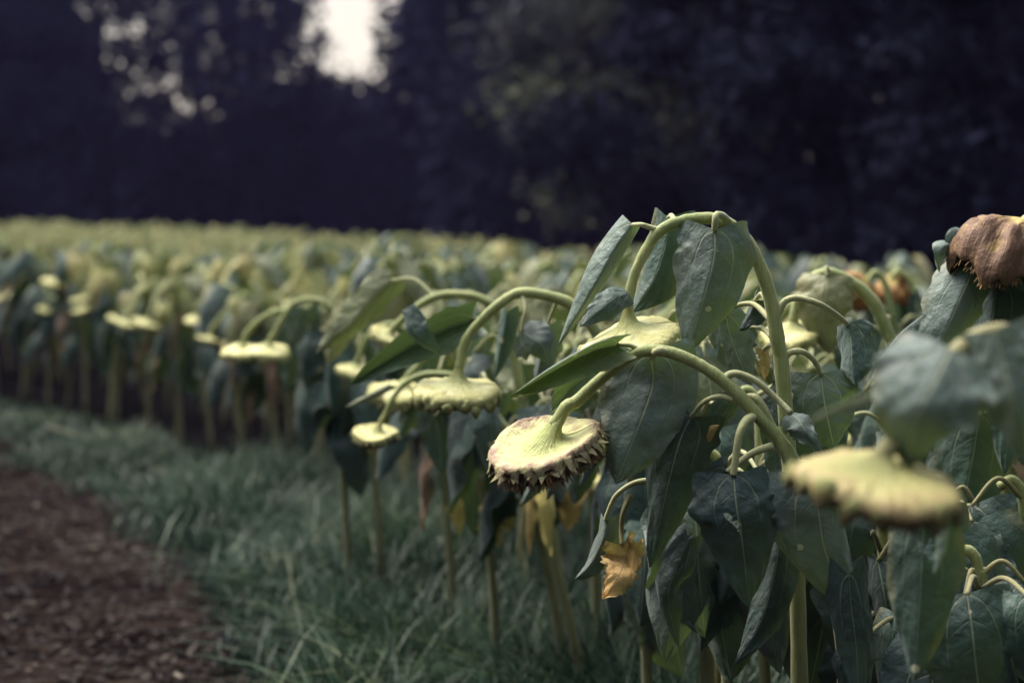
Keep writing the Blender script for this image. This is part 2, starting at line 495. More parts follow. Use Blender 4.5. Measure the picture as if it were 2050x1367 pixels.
def frame(nv, ref=(1, 0.2, 0)):
    z = nrm(nv); x = nrm(np.asarray(ref, float) - z * np.dot(ref, z)); y = np.cross(z, x)
    return np.stack([x, y, z], 1)

PROFILES = {
    'plump':   [(.095, .58), (.11, .42), (.15, .28), (.24, .16), (.40, .08), (.62, .03), (.84, .0), (.97, -.07), (1.0, -.18), (.94, -.28)],
    'dish':    [(.10, .56), (.125, .42), (.18, .26), (.28, .13), (.42, .04), (.62, .02), (.80, .06), (.92, .09), (1.0, .06), (1.02, -.02)],
    'flat':    [(.10, .26), (.12, .19), (.17, .13), (.27, .08), (.42, .05), (.62, .03), (.82, .0), (.95, -.06), (1.0, -.16), (.95, -.25)],
    'wither':  [(.12, .30), (.2, .22), (.34, .17), (.52, .08), (.70, -.04), (.86, -.22), (.98, -.46), (1.02, -.70), (.98, -.92), (.9, -1.02)],
}
def head_parts(center, nv, R, style, seed, mats, ns=44, bracts=(2, 20), fringe=160, neck=None):
    """three meshes: back of the head, ring of bracts, seed face"""
    rng = np.random.default_rng(seed)
    B = frame(nv); c = np.asarray(center, float)
    prof = np.array(PROFILES[style]); prof = cr(np.c_[prof, np.zeros(len(prof))], 26)[:, :2]
    ang = np.linspace(0, 2 * np.pi, ns, endpoint=False)
    ph = rng.uniform(0, 6.28, 8)
    wob = 0.035 * np.sin(2 * ang + ph[0]) + 0.03 * np.sin(3 * ang + ph[1]) + 0.018 * np.sin(7 * ang + ph[2])
    wz = 0.05 * np.sin(2 * ang + ph[3]) + 0.04 * np.sin(3 * ang + ph[4])
    if style == 'wither':
        wob = wob * 2.5 + .04 * np.sin(9 * ang + ph[7]); wz = wz * 3 + 0.12 * np.sin(5 * ang + ph[5]) + .06 * np.sin(11 * ang + ph[6])
    sh = np.zeros(2)
    if neck is not None:
        loc = B.T @ nrm(neck); sh = loc[:2] / max(.4, loc[2]); sh *= min(1, 1.3 / (np.linalg.norm(sh) + 1e-9))
    back = MB(); V, UV = [], []
    for i, (r, z) in enumerate(prof):
        k = min(1.0, max(0, (r - .15) / .85)) if i < 20 else 1.0
        rr = r * (1 + wob * k); zz = z + wz * k ** 2 + 0.012 * np.sin(13 * ang + ph[6] + 5 * r) * k
        q_ = max(0, z - .05) * (1 if i < 20 else 0)
        if style == 'wither':       # crumpled, folded flesh
            cr_ = .045 * np.sin(8 * ang + 9 * r + ph[1]) * np.sin(11 * r - 3 * ang + ph[2]) + .03 * np.sin(19 * ang + 7 * r + ph[3]) + .03 * np.sin(13 * ang - 15 * r + ph[4])
            cr_ = cr_ * .65; rr = rr * (1 + cr_ * k * 1.3); zz = zz + cr_ * k
        V.append(np.stack([rr * np.cos(ang) + sh[0] * q_, rr * np.sin(ang) + sh[1] * q_, zz], 1)); UV.append(np.stack([ang / 6.2832, np.full(ns, r if i < 20 else 1.0)], 1))
    F = [(i * ns + j, i * ns + (j + 1) % ns, (i + 1) * ns + (j + 1) % ns, (i + 1) * ns + j) for i in range(len(prof) - 1) for j in range(ns)]
    back.add(c + R * np.vstack(V) @ B.T, [f[::-1] for f in F], np.vstack(UV))
    # seed face: shallow dome with a bristly rim
    zr = prof[-1][1]; face = MB(); V = []
    fp = [(1.0, 0.0), (.93, -.07), (.75, -.12), (.5, -.15), (.25, -.13), (.02, -.12)]
    if style == 'dish': fp = [(1.0, 0.0), (.99, -.14), (.96, -.26), (.86, -.34), (.6, -.40), (.3, -.36), (.02, -.34)]
    if style == 'wither': fp = [(1.0, 0.02), (.8, .15), (.6, .25), (.4, .3), (.2, .32), (.02, .33)]
    for r, z in fp:
        k = r; rr = prof[-1][0] * 0.985 * r * (1 + wob * k)
        V.append(np.stack([rr * np.cos(ang), rr * np.sin(ang), zr + z + wz * k ** 2], 1))
    F = [(i * ns + j, i * ns + (j + 1) % ns, (i + 1) * ns + (j + 1) % ns, (i + 1) * ns + j) for i in range(len(fp) - 1) for j in range(ns)]
    face.add(c + R * np.vstack(V) @ B.T, [f[::-1] for f in F], None, 0)
    for _ in range(fringe):
        a = rng.uniform(0, 6.283); r = rng.uniform(.80, 1.0); l = rng.uniform(.06, .15)
        ww = 0.5 * (math.sin(2 * a + ph[0]) * .07)
        d = np.array([math.cos(a), math.sin(a), 0]); s = np.array([-d[1], d[0], 0])
        zz = zr + .02 - .10 * (1 - r) / .2 + np.interp(a, ang, wz) * r ** 2
        if style == 'dish':
            r = rng.uniform(.93, 1.0); zz = zr - rng.uniform(.02, .34) + np.interp(a, ang, wz); l *= .75
        p = d * prof[-1][0] * r * (1 + np.interp(a, ang, wob)) + np.array([0, 0, zz])
        e = p + l * nrm(d * rng.uniform(.15, .7) + np.array([0, 0, -1]) + s * rng.uniform(-.3, .3))
        face.add(c + R * np.array([p - s * .017, p + s * .017, e + s * .006, e - s * .006]) @ B.T, [(0, 1, 2, 3)], None, 1)
    # bracts
    br = MB()
    rows, per = bracts
    for row in range(rows):
        for k in range(per):
            a = (k + 0.5 * row + rng.uniform(-.25, .25)) * 6.283 / per
            d = np.array([math.cos(a), math.sin(a), 0]); s = np.array([-d[1], d[0], 0]); zv = np.array([0, 0, 1.0])
            kk = 1 + np.interp(a % 6.283, ang, wob); zz = np.interp(a % 6.283, ang, wz)
            if style in ('plump', 'flat'):      # swollen lobes curling in under the rim
                ln, wd, th = rng.uniform(.26, .40), rng.uniform(.20, .32), rng.uniform(.07, .12)
                base = d * (.90 + .02 * row) * kk + zv * (-.06 - .13 * row + zz + rng.uniform(-.04, .04))
                dv = nrm(d * rng.uniform(.2, .7) - zv * rng.uniform(.6, 1.1) + s * rng.uniform(-.6, .6)); nn = nrm(d * .9 + zv * .5)
                bend = -.5
            elif style == 'dish':     # pointed green bracts
                ln, wd, th = rng.uniform(.18, .36), rng.uniform(.15, .25), .012
                base = d * (1.0 - .012 * row) * kk + zv * (.06 - .07 * row + zz)
                up_ = row == 2
                ln *= .8 if up_ else 1
                dv = nrm(d * (rng.uniform(.4, 1.0) if up_ else rng.uniform(.0, .55)) - zv * (rng.uniform(.1, .8) if up_ else rng.uniform(.6, 1.0)) + s * rng.uniform(-.35, .35)); nn = nrm(d + zv * .4)
                bend = rng.uniform(-.4, .5)
            else:
                ln, wd, th = rng.uniform(.15, .4), rng.uniform(.08, .16), .02
                base = d * .95 * kk + zv * (-.85 + zz); dv = nrm(d * rng.uniform(-.3, .5) - zv); nn = d; bend = rng.uniform(-.6, .6)
            sv = nrm(np.cross(dv, nn)); nn = np.cross(sv, dv)
            V, UV = [], []
            nl, nw = 6, 8
            for i in range(nl + 1):
                t = i / nl
                if style in ('plump', 'flat'): wr = math.sin(math.pi * min(1, .12 + .88 * t) ** .8) ** .7 if t < 1 else 0.02
                else: wr = (1 - t) ** 1.15 * (.95 + .5 * t) + .015
                cen = base + dv * ln * t + nn * bend * ln * t * t * .6
                for j in range(nw):
                    b = j * 6.283 / nw
                    V.append(cen + sv * wd * .5 * wr * math.cos(b) * 1.05 + nn * th * (wr if style in ('plump', 'flat') else wr ** .5) * math.sin(b)); UV.append((b / 6.283, t))
            F = [(i * nw + j, i * nw + (j + 1) % nw, (i + 1) * nw + (j + 1) % nw, (i + 1) * nw + j) for i in range(nl) for j in range(nw)]
            F += [tuple(range(nw))[::-1], tuple(nl * nw + j for j in range(nw))]
            br.add(c + R * np.array(V) @ B.T, F, UV)
    z0 = prof[0][1]; return back, br, face, c + B @ np.array([sh[0] * (z0 - .05), sh[1] * (z0 - .05), z0]) * R

def add_head(root, org, center, nv, R, style, seed, mats, **kw):
    back, br, face, neck = head_parts(center, nv, R, style, seed, mats, **kw)
    h = link('flower_head', back.mesh('flower_head', [mats[0]], origin=org), root)
    if br.v: link('bract_ring', br.mesh('bract_ring', [mats[1]], origin=org), h)
    link('seed_face', face.mesh('seed_face', [M_SEED, M_FRINGE], origin=org), h)
    return neck

def facing(p, t, yaw=0.0, up=0.25):
    """normal of a leaf that looks at the lens side of the field, turned by yaw about its midrib"""
    t = nrm(t)
    v = nrm(nrm(CAM - p) + np.array([0, 0, up]))
    v = nrm(v - t * np.dot(v, t))
    a = rad(yaw)
    return v * math.cos(a) + np.cross(t, v) * math.sin(a)

def hero(label, d, stem, head, leaves, r=(.0125, .0105, .009, .0085), group=None, seed=1, stem_mat=None, auto=0, zr=(.60, .88)):
    """one sunflower given by the photo position and real distance of its parts"""
    rng = np.random.default_rng(seed)
    sp = [P(px, py, d + (dd[0] if dd else 0)) for px, py, *dd in stem]
    b = sp[0].copy(); gz = float(terrain(b[0], b[1]))
    base = np.array([b[0] + 0.01, b[1], gz])
    root = empty('sunflower_plant', base, label, 'sunflower', group)
    pts = [base + np.array([0, 0, -0.02])] + ([(base * .5 + sp[0] * .5) + np.array([.004, 0, 0])] if b[2] > .15 else []) + sp
    if head:
        hc = P(head['c'][0], head['c'][1], d + head.get('dd', 0)); R = head['r'] * (d + head.get('dd', 0)) / FPX
        hn = nrm(head['n'])
        m = head.get('mats', (M_HEAD, M_BRACT))
        e = add_head(root, base, hc, hn, R, head.get('style', 'plump'), seed, m, neck=pts[-1] - hc, **head.get('kw', {}))
        pts = pts + [e * .9 + hc * .1, e * .45 + hc * .55]
    mb = MB(); tube(mb, pts, [.92 * v for v in r], 12, 8 * len(pts), rng=rng, knob=.055)
    link('stem', mb.mesh('stem', [stem_mat or M_STEM], origin=base), root)
    q = cr(pts, 80); az = rng.uniform(0, 6.28)
    for k in range(auto):
        zt = zr[0] + (zr[1] - zr[0]) * (k + rng.uniform(.1, .9)) / auto
        b = q[int(np.argmin(np.abs(q[:50, 2] - zt)))]
        az += 2.4 + rng.uniform(-.5, .5); o = np.array([math.cos(az), math.sin(az), 0])
        e = b + o * rng.uniform(.06, .12) + (0, 0, .01); L = rng.uniform(.15, .23); out_ = rng.uniform(0, .4)
        tip = e + o * L * out_ - np.array([0, 0, L * math.sqrt(1 - out_ ** 2)])
        dry = zt < .70 and rng.random() < .25
        mb = MB(); blade(mb, [e, e * .6 + tip * .4 + o * L * .12, tip], nrm(o + np.array([0, 0, .4])), L * rng.uniform(.65, .9) * (.5 if dry else 1), (rng.uniform(5, 40),) * 2, (rng.uniform(10, 60), rng.uniform(10, 60)), .15, 16, 6, rng, .25 if dry else .1, jag=.3 if dry else 0)
        lo = link('leaf', mb.mesh('leaf', [(M_DRY if rng.random() < .6 else M_DRY_BROWN) if dry else M_LEAF_DARK], origin=base), root)
        mb = MB(); tube(mb, [b, (b + e) / 2 + (0, 0, .045), e], (.0042, .003), 6, 9)
        link('petiole', mb.mesh('petiole', [M_PETIOLE], origin=base), lo)
    for lf in leaves:
        dl = lf.get('dd', 0.0)
        mid = [P(p[0], p[1], d + dl + (p[2] if len(p) > 2 else 0)) for p in lf['m']]
        tdir = mid[-1] - mid[0]
        nn = facing(mid[0], tdir, lf.get('yaw', 0), lf.get('up', .25))
        if lf.get('under'): nn = -nn
        W = lf['w'] * (d + dl) / FPX
        mb = MB()
        blade(mb, mid, nn, W, lf.get('fold', (15, 15)), lf.get('curl', (25, 25)), lf.get('lobe', .18), lf.get('nu', 30), 10, rng, lf.get('rip', .06), 0, lf.get('jag', 0), lf.get('tipw', 1.0), lf.get('tw', 0), lf.get('pucker', .034))
        lo = link('leaf', mb.mesh('leaf', [lf.get('mat', M_LEAF)], origin=base), root)
        if lf.get('label'): lo['label'] = lf['label']
        if lf.get('pet'):
            pp = [P(p[0], p[1], d + (p[2] if len(p) > 2 else dl * (i / max(1, len(lf['pet']))))) for i, p in enumerate(lf['pet'])] + [mid[0] + 0.02 * (mid[1] - mid[0])]
            mb = MB(); tube(mb, pp, lf.get('pr', (.0048, .0038, .003)), 8, 7 * len(pp))
            link('petiole', mb.mesh('petiole', [lf.get('pmat', M_PETIOLE)], origin=base), lo)
    return root

# ------------------------------------------------------------------ the plants close to the lens
RIPE = (M_HEAD_RIPE, M_BRACT_RIPE)
# tall arched plant
hero('tallest sunflower arching over the rest, broad grey leaf hung at the top of its arch', 2.40,
     [(1600, 1330), (1594, 1100), (1578, 900), (1566, 740), (1557, 684), (1543, 600), (1524, 541), (1497, 486), (1460, 450), (1428, 438), (1385, 439), (1345, 449),
      (1314, 470), (1288, 510), (1270, 550), (1260, 590)],
     dict(c=(1257, 668), r=107, n=(-.26, -.19, .94), style='plump', kw=dict(bracts=(2, 19), fringe=230)),
     [dict(m=[(1267, 449, .02), (1232, 500, .02), (1180, 590, .02), (1117, 692, .04)], w=150, fold=(28, 50), curl=(60, 60), yaw=-4, lobe=.03, pet=[(1322, 462), (1300, 455), (1284, 450)], rip=.07),
      dict(m=[(1338, 434, .10), (1332, 490, .10), (1308, 560, .10), (1264, 628, .10)], w=150, fold=(25, 30), curl=(20, 25), yaw=20, mat=M_LEAF_DARK, pet=[(1352, 449, .02), (1345, 432, .06)], lobe=.12),
      dict(m=[(1431, 459, -.05), (1428, 520, -.06), (1405, 610, -.06), (1377, 703, -.04)], w=196, fold=(20, 26), curl=(14, 38), yaw=6, lobe=.17, tipw=.86, pet=[(1462, 448, 0), (1447, 433, -.03), (1435, 430, -.05), (1432, 441, -.055)], pr=(.006, .005, .0045), rip=.07),
      dict(m=[(1512, 600, .06), (1502, 625, .07), (1480, 660, .06)], w=75, fold=(30, 30), mat=M_LEAF_DARK, yaw=30, pet=[(1535, 600, .0), (1525, 588, .03)]),
      dict(m=[(1453, 630, .08), (1462, 670, .08), (1480, 720, .07), (1505, 772, .06)], w=120, fold=(20, 30), curl=(25, 45), yaw=15, lobe=.1, pet=[(1543, 640, 0), (1510, 610, .05), (1475, 612, .07)]),
      dict(m=[(1258, 586, -.015), (1230, 596, -.04), (1198, 622, -.06), (1160, 655, -.075)], w=62, fold=(10, 15), curl=(20, 20), yaw=-10, up=.6, lobe=.05, mat=M_LEAF_DARK),
      dict(m=[(1696, 647, .06), (1703, 680, .05), (1705, 730, .03), (1712, 770, .02)], w=140, fold=(35, 40), curl=(35, 30), yaw=18, lobe=.12, mat=M_LEAF_DARK, pet=[(1557, 630), (1572, 603), (1600, 597), (1641, 609), (1675, 630, .04)], pr=(.0055, .0045, .004)),
      dict(m=[(1644, 748, .03), (1650, 800, .02), (1660, 850, .02), (1672, 905, .03)], w=190, fold=(16, 20), curl=(20, 25), yaw=-8, lobe=.12, pet=[(1565, 735), (1578, 708), (1606, 704), (1630, 722, .02)], pr=(.0055, .0045, .004)),
      dict(m=[(1484, 664, .12), (1478, 700, .12), (1490, 740, .12)], w=90, fold=(20, 20), mat=M_LEAF_DARK, pet=[(1545, 674, .0), (1530, 660, .06), (1510, 655, .1)]),
      dict(m=[(1528, 700, .05), (1533, 730, .05), (1530, 762, .05)], w=46, fold=(20, 40), mat=M_DRY, jag=.5, label='yellow brown-edged withered leaf by the stem', pet=[(1556, 690), (1542, 690, .03)]),
      dict(m=[(1600, 800, .1), (1590, 870, .1), (1600, 960, .1), (1625, 1040, .08)], w=170, fold=(10, 20), curl=(20, 20), yaw=10, mat=M_LEAF_DARK, pet=[(1572, 820), (1590, 780, .06)]),
      ], seed=21, r=(.0135, .0125, .0115, .0100, .0085, .0082))
# low arched plant with ripe head
hero('sunflower bent low at centre with ripe brown-rimmed spiky head and big grey leaf', 2.29,
     [(1690, 1330), (1672, 1200), (1640, 1060), (1600, 960), (1576, 905), (1550, 868), (1499, 813), (1455, 768), (1407, 734), (1367, 714), (1334, 704), (1301, 702), (1272, 708), (1228, 738), (1188, 772), (1155, 803)],
     dict(c=(1088, 889), r=113, n=(-.28, -.30, .91), style='dish', mats=RIPE, kw=dict(bracts=(3, 24), fringe=900, ns=56)),
     [dict(m=[(1303, 712, .02), (1306, 770, .02), (1275, 860, .0), (1232, 968, .0)], w=226, fold=(14, 16), curl=(22, 22), yaw=-4, lobe=.15, tipw=.85, pet=[(1335, 706, 0), (1318, 702, -.02)], pr=(.006, .006, .006), rip=.05, nu=34),
      dict(m=[(1384, 833, .03), (1362, 880, .03), (1335, 980, .03), (1302, 1135, .05)], w=170, fold=(15, 25), curl=(25, 35), yaw=14, mat=M_LEAF_DARK, lobe=.12, pet=[(1468, 800, 0), (1440, 794, .0), (1410, 804, .01)]),
      dict(m=[(1235, 690, .0), (1190, 700, -.02), (1110, 740, -.05), (1018, 796, -.06)], w=120, fold=(20, 60), curl=(20, 50), yaw=150, lobe=.10, up=1.0, pet=[(1290, 706, .0), (1262, 692, .0)], rip=.10, jag=.1),
      dict(m=[(1215, 735, .04), (1180, 750, .05), (1140, 780, .06), (1100, 830, .07)], w=95, fold=(20, 25), yaw=160, lobe=.10, up=.8, rip=.12, jag=.25, pet=[(1250, 725, .01), (1232, 726, .03)]),
      dict(m=[(1583, 826, -.01), (1600, 840, -.03), (1615, 865, -.04), (1648, 905, -.04)], w=95, fold=(15, 30), curl=(40, 40), yaw=-5, lobe=.12, rip=.18, jag=.25, pet=[(1452, 766, 0), (1457, 752, 0), (1477, 748, 0), (1512, 762, 0), (1552, 796, 0)], pr=(.006, .005, .0045)),
      dict(m=[(1470, 800, .05), (1440, 840, .06), (1418, 878, .07)], w=70, fold=(20, 20), yaw=-30, mat=M_LEAF_DARK, pet=[(1560, 878, 0), (1520, 800, .0), (1490, 794, .03)]),
      dict(m=[(1468, 950, -.03), (1474, 1010, -.05), (1487, 1090, -.05), (1500, 1212, -.03)], w=205, fold=(12, 16), curl=(20, 24), yaw=4, lobe=.12, mat=M_LEAF_DARK, pet=[(1512, 832, 0), (1494, 842, -.02), (1481, 868, -.03), (1473, 915, -.03)], pr=(.0065, .006, .005), nu=34),
      dict(m=[(1456, 944, .0), (1430, 960, .02), (1400, 1010, .03)], w=70, fold=(30, 30), mat=M_LEAF_DARK, yaw=-20, pet=[(1548, 892, 0), (1510, 905, 0), (1480, 925, 0)], pr=(.006, .005, .004)),
      dict(m=[(1625, 950, -.05), (1640, 1030, -.06), (1655, 1110, -.05), (1706, 1222, -.03)], w=215, fold=(15, 20), curl=(30, 40), yaw=-6, lobe=.10, rip=.14, pet=[(1592, 935, 0), (1610, 925, 0), (1625, 935, 0)]),
      dict(m=[(1415, 880, .04), (1425, 860, .03), (1440, 850, .03)], w=20, mat=M_DRY),
      dict(m=[(1212, 1040, .12), (1205, 1080, .11), (1180, 1130, .10), (1150, 1160, .1)], w=75, fold=(30, 30), curl=(30, 30), yaw=20, pet=[(1330, 960, .1), (1275, 965, .12), (1235, 990, .12), (1217, 1025, .12)]),
      dict(m=[(1245, 1090, .1), (1252, 1120, .1), (1236, 1160, .06), (1206, 1200, .05)], w=105, fold=(5, 20), curl=(15, 25), yaw=0, mat=M_DRY, jag=.35, rip=.22, pucker=.05, label='yellow crumpled withered leaf hanging low', pet=[(1262, 990, .12), (1248, 1025, .11), (1244, 1060, .11)], pmat=M_STEM_LOW),
      dict(m=[(1275, 1085, .1), (1272, 1110, .1), (1262, 1160, .08)], w=55, fold=(5, 20), mat=M_DRY, jag=.5, rip=.25),
      dict(m=[(1380, 1080, .03), (1352, 1140, .02), (1338, 1200, .02), (1360, 1300, .04)], w=95, fold=(35, 15), curl=(50, 30), yaw=-15, mat=M_LEAF_DARK, rip=.2),
      dict(m=[(1560, 1080, .06), (1550, 1150, .05), (1520, 1250, .04), (1470, 1330, .04)], w=110, fold=(25, 25), curl=(30, 30), yaw=10, mat=M_LEAF_DARK, rip=.1),
      ], seed=22, r=(.0125, .0125, .012, .0105, .0092, .0096, .0092, .0105))
# nearest plant, out of focus
hero('blurred sunflower nearest the lens, wide pale yellow head under a grey leaf at lower right', 1.42,
     [(2160, 1300, .05), (2140, 1000, .06), (2110, 800, .08), (2060, 700, .10), (1990, 668, .10), (1915, 710, .09), (1860, 790, .07), (1800, 870, .03)],
     dict(c=(1752, 945), r=176, n=(.10, -.15, .98), style='flat', mats=(M_HEAD_OLD, M_HEAD_OLD), kw=dict(bracts=(1, 17), fringe=60)),
     [dict(m=[(1905, 698, .03), (1872, 760, .0), (1835, 840, -.01), (1815, 935, .02)], w=265, fold=(12, 12), curl=(15, 20), yaw=-4, lobe=.15, tipw=.8),
      dict(m=[(1990, 662, .06), (2010, 730, .05), (2030, 810, .04), (2050, 925, .05)], w=250, fold=(25, 25), curl=(25, 25), yaw=10, lobe=.1),
      dict(m=[(1790, 768, .04), (1730, 790, .02), (1670, 815, .0), (1600, 850, 0)], w=40, fold=(40, 40), yaw=40, mat=M_LEAF_PALE, lobe=.05),
      dict(m=[(1850, 1020, .5), (1845, 1120, .5), (1840, 1220, .5), (1830, 1367, .5)], w=250, fold=(15, 20), yaw=10, mat=M_LEAF_DARK),
      dict(m=[(1700, 1150, .8), (1705, 1220, .8), (1715, 1300, .8), (1720, 1420, .8)], w=170, fold=(25, 20), yaw=-10, mat=M_LEAF_DARK),
      dict(m=[(1895, 1060, .3), (1890, 1100, .3), (1870, 1150, .3)], w=50, fold=(40, 40), yaw=-30),
      ], seed=23, r=(.014, .013, .012, .010, .009), stem_mat=M_STEM_LOW)
# withered head at right edge
hero('sunflower with withered humped pinkish brown head at the right edge', 2.55,
     [(2200, 1250), (2190, 900), (2175, 620), (2150, 500), (2115, 455)],
     dict(c=(2030, 458), r=106, n=(.30, .10, .95), style='wither', mats=(M_HEAD_WITHER, M_BRACT_RIPE), kw=dict(bracts=(0, 1), fringe=120, ns=56)),
     [dict(m=[(1950, 538, .0), (1925, 590, -.03), (1890, 670, -.04), (1845, 760, -.03)], w=150, fold=(20, 22), curl=(30, 30), yaw=-14, lobe=.16, pet=[(2120, 500), (2040, 520), (1985, 533)]),
      dict(m=[(1920, 505, .02), (1905, 490, .0), (1885, 500, -.01), (1880, 545, .0)], w=62, fold=(25, 25), curl=(50, 50), yaw=0, lobe=.1, rip=.1),
      dict(m=[(1945, 490, .02), (1925, 470, .01), (1908, 475, .0), (1902, 512, .0)], w=40, fold=(20, 20), curl=(40, 40), yaw=-30, mat=M_LEAF_DARK),
      dict(m=[(2030, 520, -.05), (2040, 545, -.06), (2050, 585, -.06)], w=62, fold=(20, 20), mat=M_LEAF_DARK),
      dict(m=[(1995, 560, .02), (1990, 620, .02), (1975, 690, .02), (1950, 790, .02)], w=160, fold=(25, 25), yaw=20, mat=M_LEAF_DARK),
      dict(m=[(2060, 600, .04), (2050, 700, .04), (2030, 800, .04), (2010, 950, .04)], w=200, fold=(25, 25), yaw=0, mat=M_LEAF_DARK),
      dict(m=[(1872, 612, .12), (1835, 640, .1), (1800, 670, .09), (1762, 725, .08)], w=80, fold=(25, 40), yaw=35, up=.9, mat=M_LEAF_DARK, lobe=.05, pet=[(2000, 560, .1), (1940, 580, .12)]),
      dict(m=[(1960, 830, .1), (1950, 900, .1), (1935, 990, .1), (1940, 1090, .1)], w=210, fold=(25, 25), yaw=0, mat=M_LEAF_DARK),
      ], seed=24, r=(.015, .014, .013, .012))
# behind the arch, right
hero('sunflower with thick green stalk leaning left behind the arched pair, pale leaf at its top', 3.15,
     [(1850, 1050), (1825, 820), (1790, 700), (1770, 650), (1748, 605), (1715, 572), (1680, 553), (1655, 548), (1625, 560), (1600, 600)],
     dict(c=(1585, 660), r=62, n=(-.2, -.3, .93), style='plump', kw=dict(ns=30)),
     [dict(m=[(1655, 552, -.03), (1652, 590, -.05), (1648, 640, -.05), (1660, 708, -.03)], w=135, fold=(15, 18), curl=(20, 20), yaw=0, lobe=.12, mat=M_LEAF_PALE, pet=[(1662, 550), (1654, 535, -.02)]),
      dict(m=[(1782, 640, .02), (1790, 665, .02), (1797, 700, .02)], w=36, fold=(50, 50), yaw=20, mat=M_LEAF_PALE, pet=[(1775, 660), (1778, 635)]),
      dict(m=[(1720, 660, .0), (1700, 690, .0), (1690, 760, .0)], w=90, fold=(20, 20), yaw=0, mat=M_LEAF_DARK, pet=[(1780, 680), (1750, 655)]),
      dict(m=[(1730, 780, .05), (1740, 850, .04), (1745, 930, .04)], w=150, fold=(20, 20), yaw=8, mat=M_LEAF_DARK, pet=[(1810, 770), (1770, 745)]),
      dict(m=[(1850, 740, .05), (1865, 800, .04), (1880, 900, .04)], w=150, fold=(20, 20), yaw=-8, mat=M_LEAF_DARK),
      ], auto=6, seed=25, r=(.014, .013, .013, .011))
hero('sunflower with small green-yellow head tucked under the dark leaf right of the leaning stalk', 2.95,
     [(2030, 1200), (2010, 900), (1975, 740), (1930, 660), (1880, 640), (1840, 665)],
     dict(c=(1802, 738), r=46, n=(-.1, -.2, .95), style='plump', kw=dict(ns=30)),
     [dict(m=[(1900, 670, .05), (1890, 740, .05), (1880, 840, .05)], w=150, fold=(25, 25), yaw=0, mat=M_LEAF_DARK),
      dict(m=[(1930, 860, .05), (1920, 940, .05), (1900, 1050, .05)], w=190, fold=(25, 25), yaw=0, mat=M_LEAF_DARK)], auto=6, seed=26)
# two orange heads against the trees
hero('sunflower with orange brown head seen from behind against the dark trees', 4.3,
     [(1800, 850), (1790, 700), (1780, 600), (1768, 560), (1752, 545)],
     dict(c=(1733, 568), r=42, n=(.6, -.45, .65), style='wither', mats=(M_HEAD_ORANGE, M_BRACT), kw=dict(bracts=(0, 1), fringe=30, ns=30)),
     [dict(m=[(1765, 620, 0), (1760, 680, 0), (1750, 750, 0)], w=90, fold=(20, 20), mat=M_LEAF_DARK)], auto=6, seed=27)
hero('sunflower with yellow brown curved head just right of the orange one', 4.4,
     [(1850, 850), (1842, 700), (1830, 600), (1822, 565), (1800, 543)],
     dict(c=(1782, 566), r=38, n=(-.3, -.5, .8), style='wither', mats=(M_HEAD_ORANGE, M_BRACT), kw=dict(bracts=(0, 1), fringe=30, ns=30)),
     [dict(m=[(1815, 600, -.02), (1825, 650, -.02), (1835, 720, -.02)], w=95, fold=(30, 30), mat=M_LEAF_DARK),
      dict(m=[(1880, 600, -.05), (1855, 620, -.06), (1820, 660, -.06)], w=70, fold=(30, 30), yaw=30, mat=M_LEAF_DARK)], auto=6, seed=28)
# lumpy head left of centre
hero('sunflower with plump lumpy pale head on a smooth arch, dark folded leaf at its left', 2.95,
     [(1290, 1200), (1275, 950), (1240, 780), (1190, 660), (1150, 615), (1115, 597), (1045, 586), (1005, 605), (960, 645), (932, 683)],
     dict(c=(912, 772), r=86, n=(.03, -.16, .98), style='plump', kw=dict(bracts=(2, 18), fringe=120)),
     [dict(m=[(945, 640, .05), (890, 660, .05), (810, 700, .05), (700, 770, .05)], w=128, fold=(20, 45), curl=(20, 45), yaw=165, lobe=.12, up=.7, rip=.13, mat=M_LEAF_DARK, pet=[(965, 640, 0), (955, 638, .03)]),
      dict(m=[(806, 620, -.03), (822, 660, -.05), (850, 690, -.05), (885, 712, -.03)], w=72, fold=(35, 35), curl=(20, 20), yaw=40, up=.2, mat=M_LEAF_DARK, lobe=.05),
      dict(m=[(1044, 662, -.02), (1060, 672, -.03), (1085, 690, -.04), (1100, 730, -.03)], w=110, fold=(20, 20), curl=(30, 30), yaw=0, lobe=.15, pet=[(1044, 587, 0), (1052, 620, -.02), (1046, 645, -.02)]),
      dict(m=[(1095, 650, .03), (1085, 700, .03), (1070, 780, .03)], w=95, fold=(40, 40), yaw=20, pet=[(1118, 598, 0), (1110, 615, .02)]),
      dict(m=[(1015, 625, .06), (1005, 680, .06), (990, 760, .06)], w=60, fold=(30, 30), yaw=20, mat=M_LEAF_DARK),
      dict(m=[(1160, 720, .06), (1130, 790, .06), (1090, 900, .06)], w=120, fold=(30, 30), yaw=20, mat=M_LEAF_DARK),
      dict(m=[(1175, 880, .06), (1160, 940, .06), (1150, 1010, .06)], w=110, fold=(30, 30), yaw=0, mat=M_LEAF_DARK),
      dict(m=[(1085, 905, .06), (1075, 950, .06), (1040, 1015, .06)], w=70, fold=(40, 40), yaw=20),
      ], auto=7, seed=29, r=(.0125, .012, .0115, .0105, .0095, .0095))
